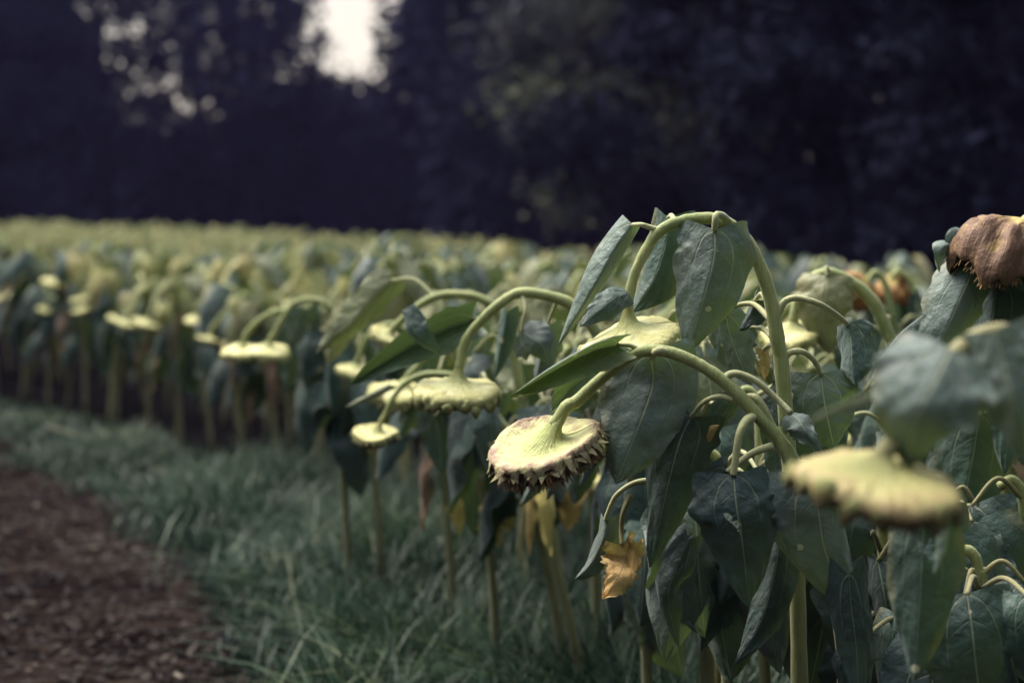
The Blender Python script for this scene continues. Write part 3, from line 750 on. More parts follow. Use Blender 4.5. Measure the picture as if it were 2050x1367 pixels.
hero('sunflower with thick pale arch and short head just behind the lumpy one', 3.6,
     [(1130, 1330), (1100, 1150), (1075, 1040), (1060, 900), (1030, 720), (1005, 640), (970, 602), (920, 590), (870, 595), (825, 622), (797, 648)],
     dict(c=(778, 668), r=36, n=(.45, -.3, .8), style='plump', kw=dict(ns=30)),
     [dict(m=[(785, 560, .05), (745, 600, .05), (700, 650, .05), (632, 705, .05)], w=95, fold=(25, 30), curl=(20, 20), yaw=-15, lobe=.1, mat=M_LEAF_PALE, pet=[(870, 595), (830, 560, .03)]),
      dict(m=[(960, 625, .02), (950, 670, .02), (930, 720, .02)], w=70, fold=(25, 25)),
      dict(m=[(985, 790, .0), (960, 840, .0), (930, 930, .0), (905, 990, 0)], w=120, fold=(20, 20), yaw=-5, pet=[(1040, 790), (1010, 775)]),
      dict(m=[(1040, 850, .0), (1020, 900, .0), (1000, 980, .0)], w=120, fold=(20, 20), yaw=5, mat=M_LEAF_DARK),
      dict(m=[(1138, 955, .0), (1145, 1000, -.02), (1135, 1062, .0)], w=85, fold=(5, 10), mat=M_DRY, jag=.4, rip=.2, label='yellow withered leaf low on the plant'),
      dict(m=[(990, 1000, .05), (1005, 1020, .05), (1022, 1062, .05)], w=110, fold=(5, 10), mat=M_DRY, jag=.4, rip=.2),
      dict(m=[(965, 1040, .05), (985, 1045, .05), (1000, 1095, .05)], w=55, fold=(10, 20), mat=M_DRY, rip=.3, label='shrivelled pinkish leaf curled over its stalk'),
      dict(m=[(905, 1010, .1), (915, 1020, .1), (922, 1070, .1)], w=44, fold=(10, 20), mat=M_DRY, rip=.3),
      ], auto=8, seed=30, r=(.014, .0135, .013, .011, .0095, .009))
# small spiky head below it
hero('sunflower with small ragged pale head held low on a thin arch', 3.5,
     [(1160, 1340), (1120, 1150), (1085, 1000), (1020, 870), (975, 815), (945, 775), (905, 752), (850, 750), (810, 768), (785, 800), (772, 828)],
     dict(c=(752, 866), r=47, n=(.05, -.2, .97), style='dish', kw=dict(bracts=(3, 18), fringe=60, ns=36)),
     [dict(m=[(940, 815, -.02), (925, 870, -.02), (910, 960, -.02)], w=85, fold=(25, 25), pet=[(985, 830), (960, 805)]),
      dict(m=[(870, 830, .05), (880, 880, .05), (885, 950, .05)], w=95, fold=(25, 25), mat=M_LEAF_DARK, pet=[(940, 775), (900, 800, .05)]),
      dict(m=[(780, 770, -.04), (740, 790, -.06), (690, 815, -.07)], w=26, fold=(30, 30), yaw=20, mat=M_LEAF_PALE)], auto=6, seed=31, r=(.013, .012, .0105, .008, .006, .0065), stem_mat=M_STEM)
hero('sunflower whose flat yellow head peeks out behind the lumpy head', 3.75,
     [(985, 1150), (960, 950), (940, 800), (925, 720), (895, 690), (860, 705), (830, 740)],
     dict(c=(800, 778), r=62, n=(.1, -.2, .97), style='plump', kw=dict(ns=30)),
     [dict(m=[(900, 780, .03), (890, 850, .03), (870, 930, .03)], w=95, fold=(25, 25), mat=M_LEAF_DARK),
      dict(m=[(850, 720, .05), (830, 800, .05), (800, 880, .05)], w=85, fold=(25, 25), mat=M_LEAF_DARK)], auto=6, seed=32)
hero('sunflower with greenish yellow head hanging left of the lumpy one under a grey leaf', 4.2,
     [(900, 1100), (880, 900), (850, 740), (820, 670), (780, 650), (740, 670)],
     dict(c=(710, 735), r=38, n=(.1, -.2, .97), style='plump', kw=dict(ns=30)),
     [dict(m=[(790, 680, .03), (780, 740, .03), (760, 830, .03)], w=95, fold=(25, 25), mat=M_LEAF_DARK),
      dict(m=[(700, 620, .03), (680, 660, .03), (655, 730, .03)], w=80, fold=(25, 25), mat=M_LEAF_PALE)], auto=8, seed=33)
# blurred twins further left
hero('sunflower with flat head and bowed neck, left twin of a blurred pair', 4.7,
     [(690, 1000), (680, 850), (655, 700), (620, 640), (585, 622), (550, 625), (520, 640), (495, 665)],
     dict(c=(482, 698), r=40, n=(.0, -.2, .97), style='plump', kw=dict(ns=30)),
     [dict(m=[(590, 640, .03), (585, 700, .03), (575, 780, .03)], w=95, fold=(25, 25), mat=M_LEAF_DARK),
      dict(m=[(640, 650, .0), (650, 700, .0), (640, 790, .0)], w=95, fold=(25, 25))], auto=8, seed=34)
hero('sunflower with flat head and tall rounded arch, right twin of a blurred pair', 4.6,
     [(755, 1010), (740, 850), (712, 700), (680, 640), (655, 610), (625, 600), (590, 607), (565, 640), (547, 672)],
     dict(c=(532, 698), r=46, n=(.0, -.2, .97), style='plump', kw=dict(ns=30)),
     [dict(m=[(675, 635, -.03), (678, 670, -.04), (670, 730, -.04)], w=85, fold=(20, 20), mat=M_LEAF_PALE),
      dict(m=[(610, 620, .03), (612, 680, .03), (620, 740, .03)], w=95, fold=(25, 25), mat=M_LEAF_DARK),
      dict(m=[(700, 780, .0), (690, 830, .0), (680, 900, .0)], w=95, fold=(25, 25), mat=M_LEAF_DARK)], auto=8, seed=35)

# leafy plants filling the thicket under the arched ones
rng_t = np.random.default_rng(77)
for k, (px, d, yt) in enumerate([(1400, 2.95, 800), (1445, 2.62, 905), (1520, 2.85, 780), (1600, 2.65, 900), (1680, 2.8, 830), (1765, 2.6, 930), (1830, 2.85, 830),
                                (1900, 2.6, 960), (1975, 2.8, 900), (2050, 2.6, 960), (2120, 2.5, 1000), (1840, 2.4, 1060), (1960, 2.3, 1100)]):
    lv = []
    nj = 9 if px < 1720 else 10
    for j in range(nj):
        y0 = yt + 40 + j * ((1090 if px < 1720 else 1260) - yt) / nj + rng_t.uniform(-25, 25)
        sg = rng_t.choice([-1, 1]); dx = sg * rng_t.uniform(20, 105); dz = rng_t.uniform(-.16, .05)
        ln = rng_t.uniform(150, 270) * 2.6 / d; sk = rng_t.uniform(-.25, .35) * sg
        x0 = px + dx
        lv.append(dict(m=[(x0, y0, dz), (x0 + sk * ln * .3, y0 + ln * .3, dz - .02), (x0 + sk * ln * .6, y0 + ln * .65, dz - .015), (x0 + sk * ln, y0 + ln, dz)], w=ln * rng_t.uniform(.68, .9), fold=(rng_t.uniform(5, 35), rng_t.uniform(5, 35)), curl=(rng_t.uniform(10, 55), rng_t.uniform(10, 55)),
                       yaw=rng_t.uniform(-45, 45), mat=M_LEAF_DARK if rng_t.random() < (.75 if px < 1720 else 1.1) else M_LEAF, pmat=M_PETIOLE if px < 1720 else M_STEM_LOW, lobe=rng_t.uniform(.08, .18), nu=20, rip=rng_t.uniform(.05, .14),  # right-hand plants get darker leaf and petiole colours to stand in for deep shade
                       pet=[(px, y0 - 10, 0), (px + dx * .5, y0 - rng_t.uniform(25, 55), dz * .5)]))
    hero('unseen leafy sunflower added at right to shade the thicket', d, [(px + 10, 1330), (px + 4, 1150), (px, yt + 60), (px - 6, yt + 20), (px - 25, yt), (px - 50, yt + 15)], None, lv, seed=400 + k, group='leafy sunflowers of the shaded thicket')

for k, (px, d, yt) in enumerate([(2330, 1.55, 560), (2380, 1.9, 520), (2420, 2.3, 540), (2330, 2.75, 560), (2600, 1.75, 480)]):  # unseen plants added beyond the right edge to shade the thicket
    lv = []
    for j in range(18):
        y0 = yt + 20 + j * (1300 - yt) / 18 + rng_t.uniform(-25, 25)
        sg = rng_t.choice([-1, 1]); dx = sg * rng_t.uniform(20, 100); dz = rng_t.uniform(-.2, .2)
        ln = rng_t.uniform(200, 300) * 2.2 / d; x0 = px + dx; sk = rng_t.uniform(-.1, .4) * sg
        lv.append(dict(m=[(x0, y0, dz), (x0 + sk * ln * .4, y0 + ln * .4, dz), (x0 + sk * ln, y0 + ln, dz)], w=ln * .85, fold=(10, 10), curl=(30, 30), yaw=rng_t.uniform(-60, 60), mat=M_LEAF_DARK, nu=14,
                       pet=[(px, y0 - 10, 0), (px + dx * .5, y0 - 35, dz * .5)]))
    hero('unseen leafy sunflower added at right to shade the thicket', d, [(px + 10, 1330), (px, yt + 60), (px - 25, yt), (px - 50, yt + 15)], None, lv, seed=450 + k, group='leafy sunflowers of the shaded thicket')

# ------------------------------------------------------------------ field plants
def gen_plant(seed, H, detail, low=False):
    """one sunflower at the origin, bowed towards -X: root Empty with stem, flower_head and leaf children"""
    rng = np.random.default_rng(seed)
    lean = rng.uniform(-.05, .02); ly = rng.uniform(-.04, .04)
    reach = rng.uniform(.13, .24); drop = rng.uniform(.10, .24)
    sp = [(0, 0, -.02), (lean * .3, ly * .3, H * .35), (lean * .7, ly * .7, H * .7), (lean, ly, H * .90),
          (lean - reach * .28, ly, H * rng.uniform(.985, 1.01)), (lean - reach * .68, ly * .8, H * .975 - drop * .25)]
    R = rng.uniform(.058, .088); hc = np.array([lean - reach * 1.05, ly * .7, H * .97 - drop])
    hn = nrm((rng.uniform(-.35, .55), rng.uniform(-.35, .2), 1))
    style = 'dish' if rng.random() < .35 else 'plump'
    pts = [np.array(p, float) for p in sp] + [hc + hn * R * .75, hc + hn * R * .36]
    hi = detail >= 1
    root = empty('sunflower_plant', (0, 0, 0), '', 'sunflower')
    mb = MB(); tube(mb, pts, (.0120, .0116, .0110, .0105, .0095), 8 if hi else 6, 26 if hi else 18)
    link('stem', mb.mesh('stem', [M_STEM_FIELD]), root)
    ripe = style == 'dish'
    add_head(root, (0, 0, 0), hc, hn, R, style, seed, (M_HEAD_RIPE if ripe and rng.random() < .5 else M_HEAD, M_BRACT),
             ns=28 if hi else 16, bracts=(2, 16) if hi else (0, 1), fringe=60 if hi else 14)
    q = cr(pts, 60)
    nl = int(rng.integers(12, 15)) if hi else 13
    az = rng.uniform(0, 6.28)
    if low: nl = 16
    for k in range(nl):
        f = .08 + .54 * (k + rng.uniform(-.2, .2)) / (nl - 1) if low else (.34 if hi else .24) + (.38 if hi else .41) * (k + rng.uniform(-.2, .2)) / (nl - 1)
        b = q[int(min(59, max(0, f * 59)))]
        az += 2.4 + rng.uniform(-.4, .4)
        o = np.array([math.cos(az), math.sin(az), 0])
        pl = rng.uniform(.07, .13); up = rng.uniform(.03, .08)
        e = b + o * pl + np.array([0, 0, up * .2])
        k1 = b + o * pl * .5 + np.array([0, 0, up])
        L = rng.uniform(.15, .24) * (1.2 if f < .55 else .8); W = L * rng.uniform(.6, .85)
        out_ = rng.uniform(.0, .45)
        tip = e + o * L * out_ - np.array([0, 0, L * math.sqrt(1 - out_ ** 2)]) + rng.normal(0, .015, 3)
        mid = [e, e * .6 + tip * .4 + o * L * .12, tip]
        dry = f < .44 and rng.random() < .3
        n0 = nrm(o + np.array([0, 0, .4]))
        mb = MB()
        blade(mb, mid, n0, W * (.45 if dry else 1), (rng.uniform(5, 40),) * 2, (rng.uniform(10, 60), rng.uniform(10, 60)), rng.uniform(.1, .22),
              12 if hi else 7, 5 if hi else 2, rng, .10 if not dry else .3)
        pale = rng.random()
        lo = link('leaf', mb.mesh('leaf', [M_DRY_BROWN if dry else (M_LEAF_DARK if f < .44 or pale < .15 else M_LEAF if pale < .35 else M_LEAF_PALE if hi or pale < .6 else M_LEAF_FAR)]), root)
        if hi:
            mb = MB(); tube(mb, [b, k1, e], (.0042, .003), 6, 9)
            link('petiole', mb.mesh('petiole', [M_PETIOLE]), lo)
        else:
            pass
    return root

def place(root, used, x, y, rz, s, label, group, sz=None):
    """first use moves the prototype, later ones copy it with its parts and sub-parts"""
    if root.name not in used:
        used.add(root.name); r = root
    else:
        r = root.copy(); C.objects.link(r)
        for ch in list(root.children):
            c = ch.copy(); C.objects.link(c); c.parent = r
            for g in ch.children:
                e = g.copy(); C.objects.link(e); e.parent = c
    r.location = (x, y, float(terrain(x, y)))
    r.rotation_euler = (random.gauss(0, .05), random.gauss(0, .06), rz)
    r.scale = (s, s, sz or s)
    r['label'] = label; r['group'] = group
    return r

def edge_x(y):      # edge of the sown field
    return np.interp(y, [0, 1.6, 2.4, 4.26, 6.3, 8.4, 10, 13, 20, 45], [1.3, .95, .62, .16, -.52, -1.80, -2.85, -5.0, -10, -32])
def path_x(y):      # edge of the trodden path
    return np.interp(y, [-6, 0, 2, 4.1, 6.6, 8.26, 12, 20, 45], [2.6, .75, .2, -.58, -1.55, -2.5, -5.3, -11.6, -34])
def far_r(x, y):    # distance to the far side of the field in the direction of (x, y)
    return np.interp(x / np.maximum(y, .1), [-.6, -.31, -.13, .05, .17, .31, .6], [44, 40, 31, 20, 12, 9, 8])

rng = np.random.default_rng(7)
near_protos = [gen_plant(100 + i, .86 + .02 * (i % 4), 1) for i in range(9)]
mid_protos = [gen_plant(200 + i, .84 + .02 * (i % 4), 0) for i in range(9)]
inner_protos = [gen_plant(250 + i, .84 + .02 * (i % 4), 0, True) for i in range(9)]
used = set()
random.seed(4)
spots = []
# rows follow the field edge
ys = np.arange(1.0, 42.0, .02)
ex = edge_x(ys)
tan = np.stack([np.gradient(ex), np.gradient(ys)], 1); tan /= np.linalg.norm(tan, axis=1)[:, None]
nor = np.stack([tan[:, 1], -tan[:, 0]], 1)
cum = np.concatenate([[0], np.cumsum(np.hypot(np.diff(ex), np.diff(ys)))])
for row in range(0, 60):
    off = row * .54 + .0
    s = rng.uniform(0, .3)
    while s < cum[-1]:
        x = np.interp(s, cum, ex + nor[:, 0] * off) + rng.normal(0, .06); y = np.interp(s, cum, ys + nor[:, 1] * off) + rng.normal(0, .06)
        s += .30 + rng.uniform(-.08, .10)
        if y < 1.2 or x < -.335 * y - .5 or x > .335 * y + .75: continue
        if math.hypot(x, y) > far_r(x, y): continue
        spots.append((math.hypot(x, y), x, y, row))
spots.sort()
#KEEP#
def keep(x, y, row):
    px = 1025 + x / y * FPX
    if 1.1 < y < 3.05 and px > 2420: return True  # unseen plants added off the right edge to block side light
    if y < 3.05: return False                    # the plants there are built one by one
    if y < 2.0: return False
    if y < 3.9 and px < 1180: return False
    if y < 5.2 and px < 900: return False
    return True
spots = [s for s in spots if keep(s[1], s[2], s[3])]
print('field plants', len(spots))
N_IND = 258
for i, (r_, x, y, row) in enumerate(spots[:N_IND]):
    pr = inner_protos if row >= 2 else near_protos if y < 7 else mid_protos
    proto = pr[int(rng.integers(len(pr)))]
    sc_ = rng.uniform(.84, 1.12)
    rz = rng.normal(.25, .45)
    if row == 0: lab, grp = 'drooping sunflower standing in the front row along the grass strip', 'sunflowers of the front row by the grass'
    else: lab, grp = 'bowed sunflower standing in the crowd of plants behind the front row', 'sunflowers in the crowd behind the front row'
    place(proto, used, x, y, rz, sc_, lab, grp)
for p in near_protos + mid_protos + inner_protos:
    if p.name not in used:
        for ch in list(p.children):
            for g in list(ch.children): bpy.data.objects.remove(g)
            bpy.data.objects.remove(ch)
        bpy.data.objects.remove(p)
# the rest of the field, one mass of bowed plants
far = MB()
def far_proto(seed):
    rg = np.random.default_rng(seed); m = MB()
    H = rg.uniform(.80, .92); rc = rg.uniform(.12, .24); dr = rg.uniform(.08, .22)
    pts = [(0, 0, H * .3), (0, 0, H * .85), (-rc * .3, 0, H), (-rc * .75, 0, H * .96 - dr * .3), (-rc, 0, H * .98 - dr)]
    tube(m, pts, (.013, .012), 5, 12, 0)
    R = rg.uniform(.06, .09); c = np.array([-rc, 0, H * .97 - dr - .02]); B = frame((rg.uniform(-.3, .4), rg.uniform(-.4, .2), 1))
    a = np.linspace(0, 6.283, 9)[:-1]; V = []
    for r, z in ((.15, .3), (.6, .05), (1, -.05), (.95, -.3)): V.append(np.stack([r * np.cos(a), r * np.sin(a), np.full(8, z)], 1))
    F = [(i * 8 + j, (i + 1) * 8 + j, (i + 1) * 8 + (j + 1) % 8, i * 8 + (j + 1) % 8) for i in range(3) for j in range(8)]
    F.append(tuple(24 + j for j in range(8))[::-1])
    m.add(c + R * np.vstack(V) @ B.T, F, None, 1)
    az = rg.uniform(0, 6)
    for k in range(5):
        az += 2.4; o = np.array([math.cos(az), math.sin(az), 0]); b = np.array([0, 0, H * (.45 + .075 * k)]) if k < 4 else np.array([-rc * .4, 0, H])
        e = b + o * .09 + np.array([0, 0, .03]); L = rg.uniform(.14, .22); tip = e + o * L * .3 - np.array([0, 0, L * .9])
        blade(m, [e, (e + tip) / 2 + o * .03, tip], o + np.array([0, 0, .5]), L * .65, (20, 20), (40, 40), .15, 5, 2, rg, .08, 2 if k % 2 else 3)
        m.add(np.array([b, b + (0, 0, .008), e + (0, 0, .008), e]), [(0, 1, 2, 3)], None, 0)
    return np.vstack(m.v), m.f, np.vstack(m.uv), m.mi
fps = [far_proto(300 + i) for i in range(12)]
for r_, x, y, row in spots[N_IND:]:
    v, f, uv, mi = fps[int(rng.integers(12))]
    a = rng.normal(.25, .4); s_ = rng.uniform(.74, .95)
    Rm = np.array([[math.cos(a), -math.sin(a), 0], [math.sin(a), math.cos(a), 0], [0, 0, 1]])
    vv = (v * s_) @ Rm.T + np.array([x, y, float(terrain(x, y))])
    n0 = far.n; far.v.append(vv); far.uv.append(uv); far.f.extend([tuple(i + n0 for i in q) for q in f]); far.mi.extend(mi); far.n += len(vv)
if far.v:
    o = link('sunflower_field', far.mesh('sunflower_field', [M_STEM, M_HEAD, M_LEAF_PALE, M_LEAF_FAR]))
    tag(o, 'far mass of pale bowed sunflowers filling the field up to the trees', 'sunflower field', None, 'stuff')

# ------------------------------------------------------------------ ground, path, grass
def grid_mesh(name, xs, ys, zf, mat):
    X, Y = np.meshgrid(xs, ys); Z = zf(X, Y)
    V = np.stack([X, Y, Z], -1).reshape(-1, 3); nx = len(xs)
    i, j = np.meshgrid(np.arange(len(ys) - 1), np.arange(nx - 1), indexing='ij'); a = (i * nx + j).ravel()
    return quads_mesh(name, V, np.stack([a, a + 1, a + nx + 1, a + nx], 1), [mat], True)
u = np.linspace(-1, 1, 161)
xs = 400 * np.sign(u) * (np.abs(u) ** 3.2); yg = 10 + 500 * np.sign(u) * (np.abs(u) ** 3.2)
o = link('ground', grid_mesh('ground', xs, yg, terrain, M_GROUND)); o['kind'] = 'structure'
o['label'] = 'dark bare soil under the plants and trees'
py = np.concatenate([np.linspace(-4, 14, 120), np.linspace(14.4, 45, 60)])
pu = np.linspace(0, 1, 24)
V = []
rg = np.random.default_rng(3)
for y in py:
    xe = float(path_x(y)) + .05 * math.sin(2.3 * y) + .04 * math.sin(5.1 * y + 1)
    for k in pu:
        x = xe - 2.7 * k
        V.append((x, y, float(terrain(x, y)) + .006 + .012 * math.sin(math.pi * k)))
n_ = len(pu)
F = [(i * n_ + j, i * n_ + j + 1, (i + 1) * n_ + j + 1, (i + 1) * n_ + j) for i in range(len(py) - 1) for j in range(n_ - 1)]
o = link('path', quads_mesh('path', V, np.array(F)[:, ::-1], [M_PATH], True)); o['kind'] = 'structure'
o['label'] = 'brown dirt path strewn with dry bits beside the grass'

def blades(x, y, L, wid, rg, bend, tone):
    n = len(x); az = rg.uniform(0, 6.283, n)
    o = np.stack([np.cos(az), np.sin(az), np.zeros(n)], 1); s = np.stack([-o[:, 1], o[:, 0], o[:, 2]], 1)
    b = np.stack([x, y, terrain(x, y)], 1); V = np.empty((n, 8, 3))
    for i, t in enumerate((0, .4, .75, 1.0)):
        c = b + o * (L * bend * t ** 2)[:, None] + np.array([0, 0, 1]) * (L * t * (1 - .35 * bend * t))[:, None]
        w_ = (wid * (1, .9, .6, .08)[i])[:, None]
        V[:, 2 * i] = c - s * w_; V[:, 2 * i + 1] = c + s * w_
    k = (np.arange(n) * 8)[:, None, None]
    F = (k + np.array([[0, 1, 3, 2], [2, 3, 5, 4], [4, 5, 7, 6]])[None]).reshape(-1, 4)
    return V.reshape(-1, 3), F, np.repeat(tone, 8)
rg = np.random.default_rng(5)
N = 80000
y = 3.1 + 12.5 * rg.random(N) ** 1.5
k = rg.beta(1.4, 1.2, N)
x = path_x(y) - .03 + rg.normal(0, .07, N) + .10 * np.sin(2.7 * y) * np.sin(1.3 * y + 1) + .05 * np.sin(7.1 * y) + k * (edge_x(y) + np.interp(y, [5, 7.5], [.9, -.12]) - path_x(y))
clump = np.sin(3.1 * x + 1.7 * y) * np.sin(2.3 * y - 4.1 * x + 1) + .6 * np.sin(9 * x) * np.sin(7 * y + 2)
L = (.045 + .10 * np.clip(k * 2.2, .25, 1)) * np.exp(rg.normal(0, .30, N)) * (1 + .4 * clump) * np.interp(y, [3, 4.2, 5.5, 7, 9.5], [1.8, 2.3, 2.1, .8, .25])
tone = np.clip(.36 + .22 * clump + rg.normal(0, .2, N), 0, .86)
long_ = rg.random(N) < np.interp(y, [3.3, 3.7, 6], [0, .10, .03])
L[long_] *= rg.uniform(1.2, 1.6, long_.sum()); tone[long_] = np.clip(rg.normal(.70, .13, long_.sum()), .3, .97)
L = np.minimum(L, .36)
V, F, T = blades(x, y, L, .0022 + .0025 * rg.random(N), rg, np.where(long_, rg.uniform(.8, 1.7, N), rg.uniform(.25, 1.15, N)), tone)
o = link('grass', quads_mesh('grass', V, F, [M_GRASS], True, T))
tag(o, 'dark green uneven grass strip between dirt path and sunflowers', 'grass', None, 'stuff')
# dry bits on the path
N = 40000
y = 2.6 + 9 * rg.random(N) ** 1.3; x = path_x(y) + .08 - 2.4 * rg.random(N) ** 1.2
a = rg.uniform(0, 6.28, N); l = .003 + .014 * rg.random(N) ** 2.5; w_ = l * rg.uniform(.15, .6, N)
d1 = np.stack([np.cos(a), np.sin(a), rg.normal(0, .25, N)], 1) * l[:, None]; d2 = np.stack([-np.sin(a), np.cos(a), rg.normal(0, .3, N)], 1) * w_[:, None]
b = np.stack([x, y, terrain(x, y) + .022 + .006 * rg.random(N)], 1)
V = np.stack([b - d1 - d2, b + d1 - d2 * .6, b + d1 * .9 + d2, b - d1 * .8 + d2 * .9], 1).reshape(-1, 3)
patch = np.sin(2.1 * x + 1.3 * y) * np.sin(3.3 * y - 1.2 * x + 2) + .5 * np.sin(5 * x + 7 * y)
tn = np.clip(.36 + .26 * patch + rg.normal(0, .2, N), 0, .92); tn[rg.random(N) < .006] = 1
o = link('leaf_litter', quads_mesh('leaf_litter', V, np.arange(4 * N).reshape(-1, 4), [M_LITTER], False, np.repeat(tn, 4)))
tag(o, 'dry brown plant bits scattered over the dirt path', 'litter', None, 'stuff')
# long dry stalk lying over the grass
mb = MB(); tube(mb, [P(95, 852, 8.6), P(180, 880, 8.1), P(260, 912, 7.6), P(345, 955, 7.0)], (.006, .005, .003), 7, 20)
o = link('dry_stalk', mb.mesh('dry_stalk', [M_STEM_LOW])); tag(o, 'long thin straw-coloured stalk lying across the grass at left', 'stalk')

# ------------------------------------------------------------------ trees
def leaf_cloud(centers, radii, n, size, rg, flat=.75):
    """n leaf-sized bent quads spread through ellipsoids"""
    vol = np.array([r[0] * r[1] * r[2] for r in radii]) ** .67; pick = rg.choice(len(radii), n, p=vol / vol.sum())
    c = np.array(centers)[pick]; r = np.array(radii)[pick]
    p = c + np.clip(rg.normal(0, .52, (n, 3)), -1.5, 1.5) * r
    a = rg.normal(0, 1, (n, 3)); a[:, 2] *= flat; a /= np.linalg.norm(a, axis=1)[:, None]
    b = np.cross(a, rg.normal(0, 1, (n, 3))); b /= np.linalg.norm(b, axis=1)[:, None]
    s = size * np.exp(rg.normal(0, .3, n))[:, None]
    V = np.stack([p - a * s, p - b * s * .42, p + a * s, p + b * s * .42], 1).reshape(-1, 3)
    tone = np.clip(.5 + .22 * np.sin(pick * 12.9898) + rg.normal(0, .2, n), 0, 1)
    return V, np.arange(4 * n).reshape(-1, 4), np.repeat(tone, 4)

def tree(label, px, d, hbot, htop, rad_, n, size, seed, mat=None, clumps=26, group='dark trees behind the field', name='broadleaf_tree', trunk_r=.2, tilt=0, cf=1.0, lacy=0):
    rg = np.random.default_rng(seed)
    x = (px - 1025) / FPX * d; gz = float(terrain(x, d))
    root = empty(name, (x, d, gz), label, 'tree', group)
    org = np.zeros(3)
    mb = MB()
    top = np.array([rg.normal(tilt, .3), rg.normal(0, .3), htop * .85])
    tp = [(0, 0, -.2), (rg.normal(0, .1), 0, htop * .25), (top[0] * .5, top[1] * .5, htop * .55), top]
    tube(mb, tp, (trunk_r * 1.35, trunk_r, trunk_r * .65, trunk_r * .2), 9, 16)
    q = cr(tp, 30); cen, rr = [], []
    for k in range(clumps):
        f = (k + .5) / clumps; z = hbot + (htop - hbot) * f ** .9
        i = int(np.clip(z / htop * 26, 3, 28)); s0 = q[i]
        az = k * 2.4 + rg.uniform(-.5, .5); env = rad_ * (1 - .55 * f ** 2) * rg.uniform(.35, 1.0)
        e = np.array([s0[0] + env * math.cos(az), s0[1] + env * math.sin(az), z + rg.normal(0, .3)])
        if k % 2 == 0: tube(mb, [q[max(0, i - 3)], (s0 + e) / 2 + (0, 0, .15), e], (trunk_r * .35, trunk_r * .18, .015), 6, 9)
        cen.append(e); rr.append(np.array([1, 1, .62]) * rad_ * rg.uniform(.26, .46) * cf)
    link('trunk', mb.mesh('trunk', [M_BARK]), root)
    if lacy:
        cen, rr = [], []
        for k in range(lacy):
            dv = nrm(rg.normal(0, 1, 3)) * rg.random() ** .4
            z = hbot + (htop - hbot) * (.5 + .5 * dv[2]); w_ = rad_ * 1.05
            cen.append((dv[0] * w_ + top[0] * .5, dv[1] * w_, z)); rr.append(np.array([1, 1, .8]) * rg.uniform(.22, .5))
    V, F, T = leaf_cloud(cen, rr, n, size, rg)
    link('crown', quads_mesh('crown', V, F, [mat or M_TREE], False, T), root)
    return root

TREES = [  # label, px, d, crown bottom, top, radius, leaves, leaf size, clumps
    ('dense dark tree filling the upper left corner', 0, 44, .6, 10, 2.4, 9000, .24, 34),
    ('dark tree with scattered sky holes at upper left', 215, 47, 1.6, 11, 2.6, 7000, .22, 34),
    ('dark tree speckled with sky between the corner and the gap', 400, 50, 1.6, 11, 2.6, 7000, .22, 34),
    ('dark tree with lacy crown just left of the bright gap', 512, 46, 1.6, 9, 2.0, 5500, .22, 30),
    ('dark tree just right of the bright sky gap', 1015, 40, .8, 12, 2.35, 5000, .22, 34),
    ('dark tree second to the right of the sky gap', 1110, 34, 1.0, 12, 2.2, 7000, .22, 30),
    ('tree with faint green hanging branches above the arched sunflower', 1260, 25, .8, 11, 1.9, 6500, .17, 28),
    ('black tree mass behind the tall arched sunflower', 1440, 21, .5, 11, 1.9, 8000, .17, 30),
    ('black tree behind the orange heads', 1660, 18, .4, 11, 1.8, 8000, .16, 30),
    ('black tree left of the withered head', 1850, 16, .4, 11, 1.6, 7500, .15, 30),
    ('black tree with pinholes of sky at the right edge', 2040, 14.5, .3, 11, 1.5, 6500, .14, 28),
]
for i, (lab, px, d, hb, ht, r_, n, sz, cl) in enumerate(TREES):
    lace = px in (215, 400, 512, 1015)
    tree(lab, px, d, hb, ht, r_, (13000 if px == 1015 else 8800) if lace else int(n * 6), .12 if lace else sz * .40, 500 + i, clumps=cl, lacy=int(400 * (r_ / 2.6) ** 2) if lace else 0, mat=M_TREE_LIT if 'faint green' in lab else None)
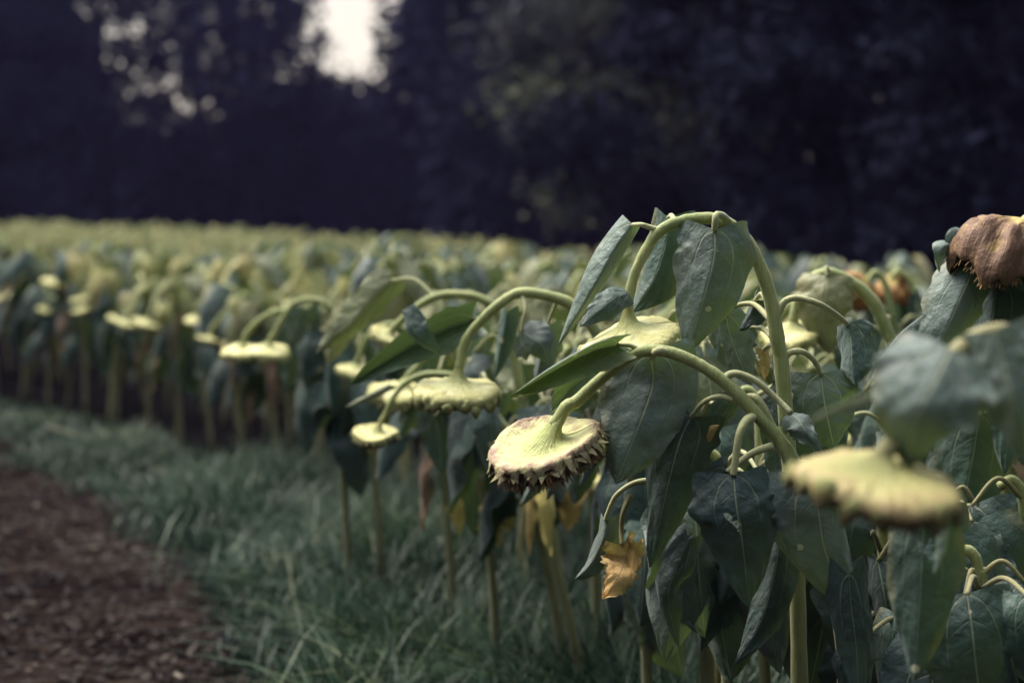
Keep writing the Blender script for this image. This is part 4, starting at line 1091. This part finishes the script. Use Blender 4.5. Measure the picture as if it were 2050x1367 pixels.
# undergrowth and wood behind them, one dark mass
rg = np.random.default_rng(11)
cen, rr = [], []
for px in range(-500, 2700, 34):
    dd = float(np.interp(px, [-500, 0, 600, 1190, 1600, 2050, 2700], [56, 56, 52, 38, 27, 22, 20])) + rg.uniform(-2, 3)
    hh = float(np.interp(px, [-500, 120, 200, 560, 640, 690, 740, 780, 830, 900, 2700], [9, 8.5, 3.6, 3.8, 5.6, 5.0, 4.0, 5.0, 6.8, 8.5, 9]))
    x = (px - 1025) / FPX * dd; z = .2
    while z < hh:
        cen.append((x + rg.normal(0, .3), dd + rg.normal(0, .6), z)); rr.append(np.array([.85, .9, .75]) * rg.uniform(.7, 1.1) * dd / 45)
        z += .75
V, F, T = leaf_cloud(cen, rr, 170000, .19, rg)
c2, r2 = [], []
for a in np.arange(124, 412, 5):                                # unseen clumps added round the camera to block low light, merged into the wood
    for z in np.arange(1.5, 5 if a < 200 else 14, 2.2):
        q_ = (8 if a < 200 else 11) + rg.uniform(-1, 2)
        c2.append((q_ * math.cos(rad(a)) - .5, -1.0 + q_ * math.sin(rad(a)), z)); r2.append(np.array([1.5, 1.5, 1.5]))
for y_ in np.arange(8, 42, 1.6):  # unseen row of clumps added at left to shade the far field
    for z in np.arange(1.2, 6, 2.2):
        c2.append((-.36 * y_ - 3.4 + rg.normal(0, .4), y_, z)); r2.append(np.array([1.4, 1.4, 1.5]))
V2, F2, T2 = leaf_cloud(c2, r2, 55000, .28, rg)
V, F, T = np.vstack([V, V2]), np.vstack([F, F2 + len(V)]), np.concatenate([T, T2])
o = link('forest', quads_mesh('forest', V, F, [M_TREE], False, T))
tag(o, 'dark undergrowth and wood closing the view behind the trees, with unseen clumps added for shade', 'forest', None, 'stuff')

# ------------------------------------------------------------------ thin blue air, added to lift the dark trees towards navy
bmh = bmesh.new(); bmesh.ops.create_cube(bmh, size=1.0)
bmesh.ops.scale(bmh, vec=(1060, 1060, 17), verts=bmh.verts); bmesh.ops.translate(bmh, vec=(0, 10, 6.0), verts=bmh.verts)
me = bpy.data.meshes.new('haze'); bmh.to_mesh(me); bmh.free()
M = Mat('haze'); M.t.nodes.remove(M.b)
pv = M.t.nodes.new('ShaderNodeVolumePrincipled')
pv.inputs['Color'].default_value = (0.50, 0.44, 1.0, 1)
pv.inputs['Density'].default_value = 0.00042
M.l(pv.outputs[0], M.o.inputs['Volume'])
me.materials.append(M.m)
o = link('haze', me); tag(o, 'thin bluish air added to lift the dark of the far trees', 'haze', None, 'stuff')
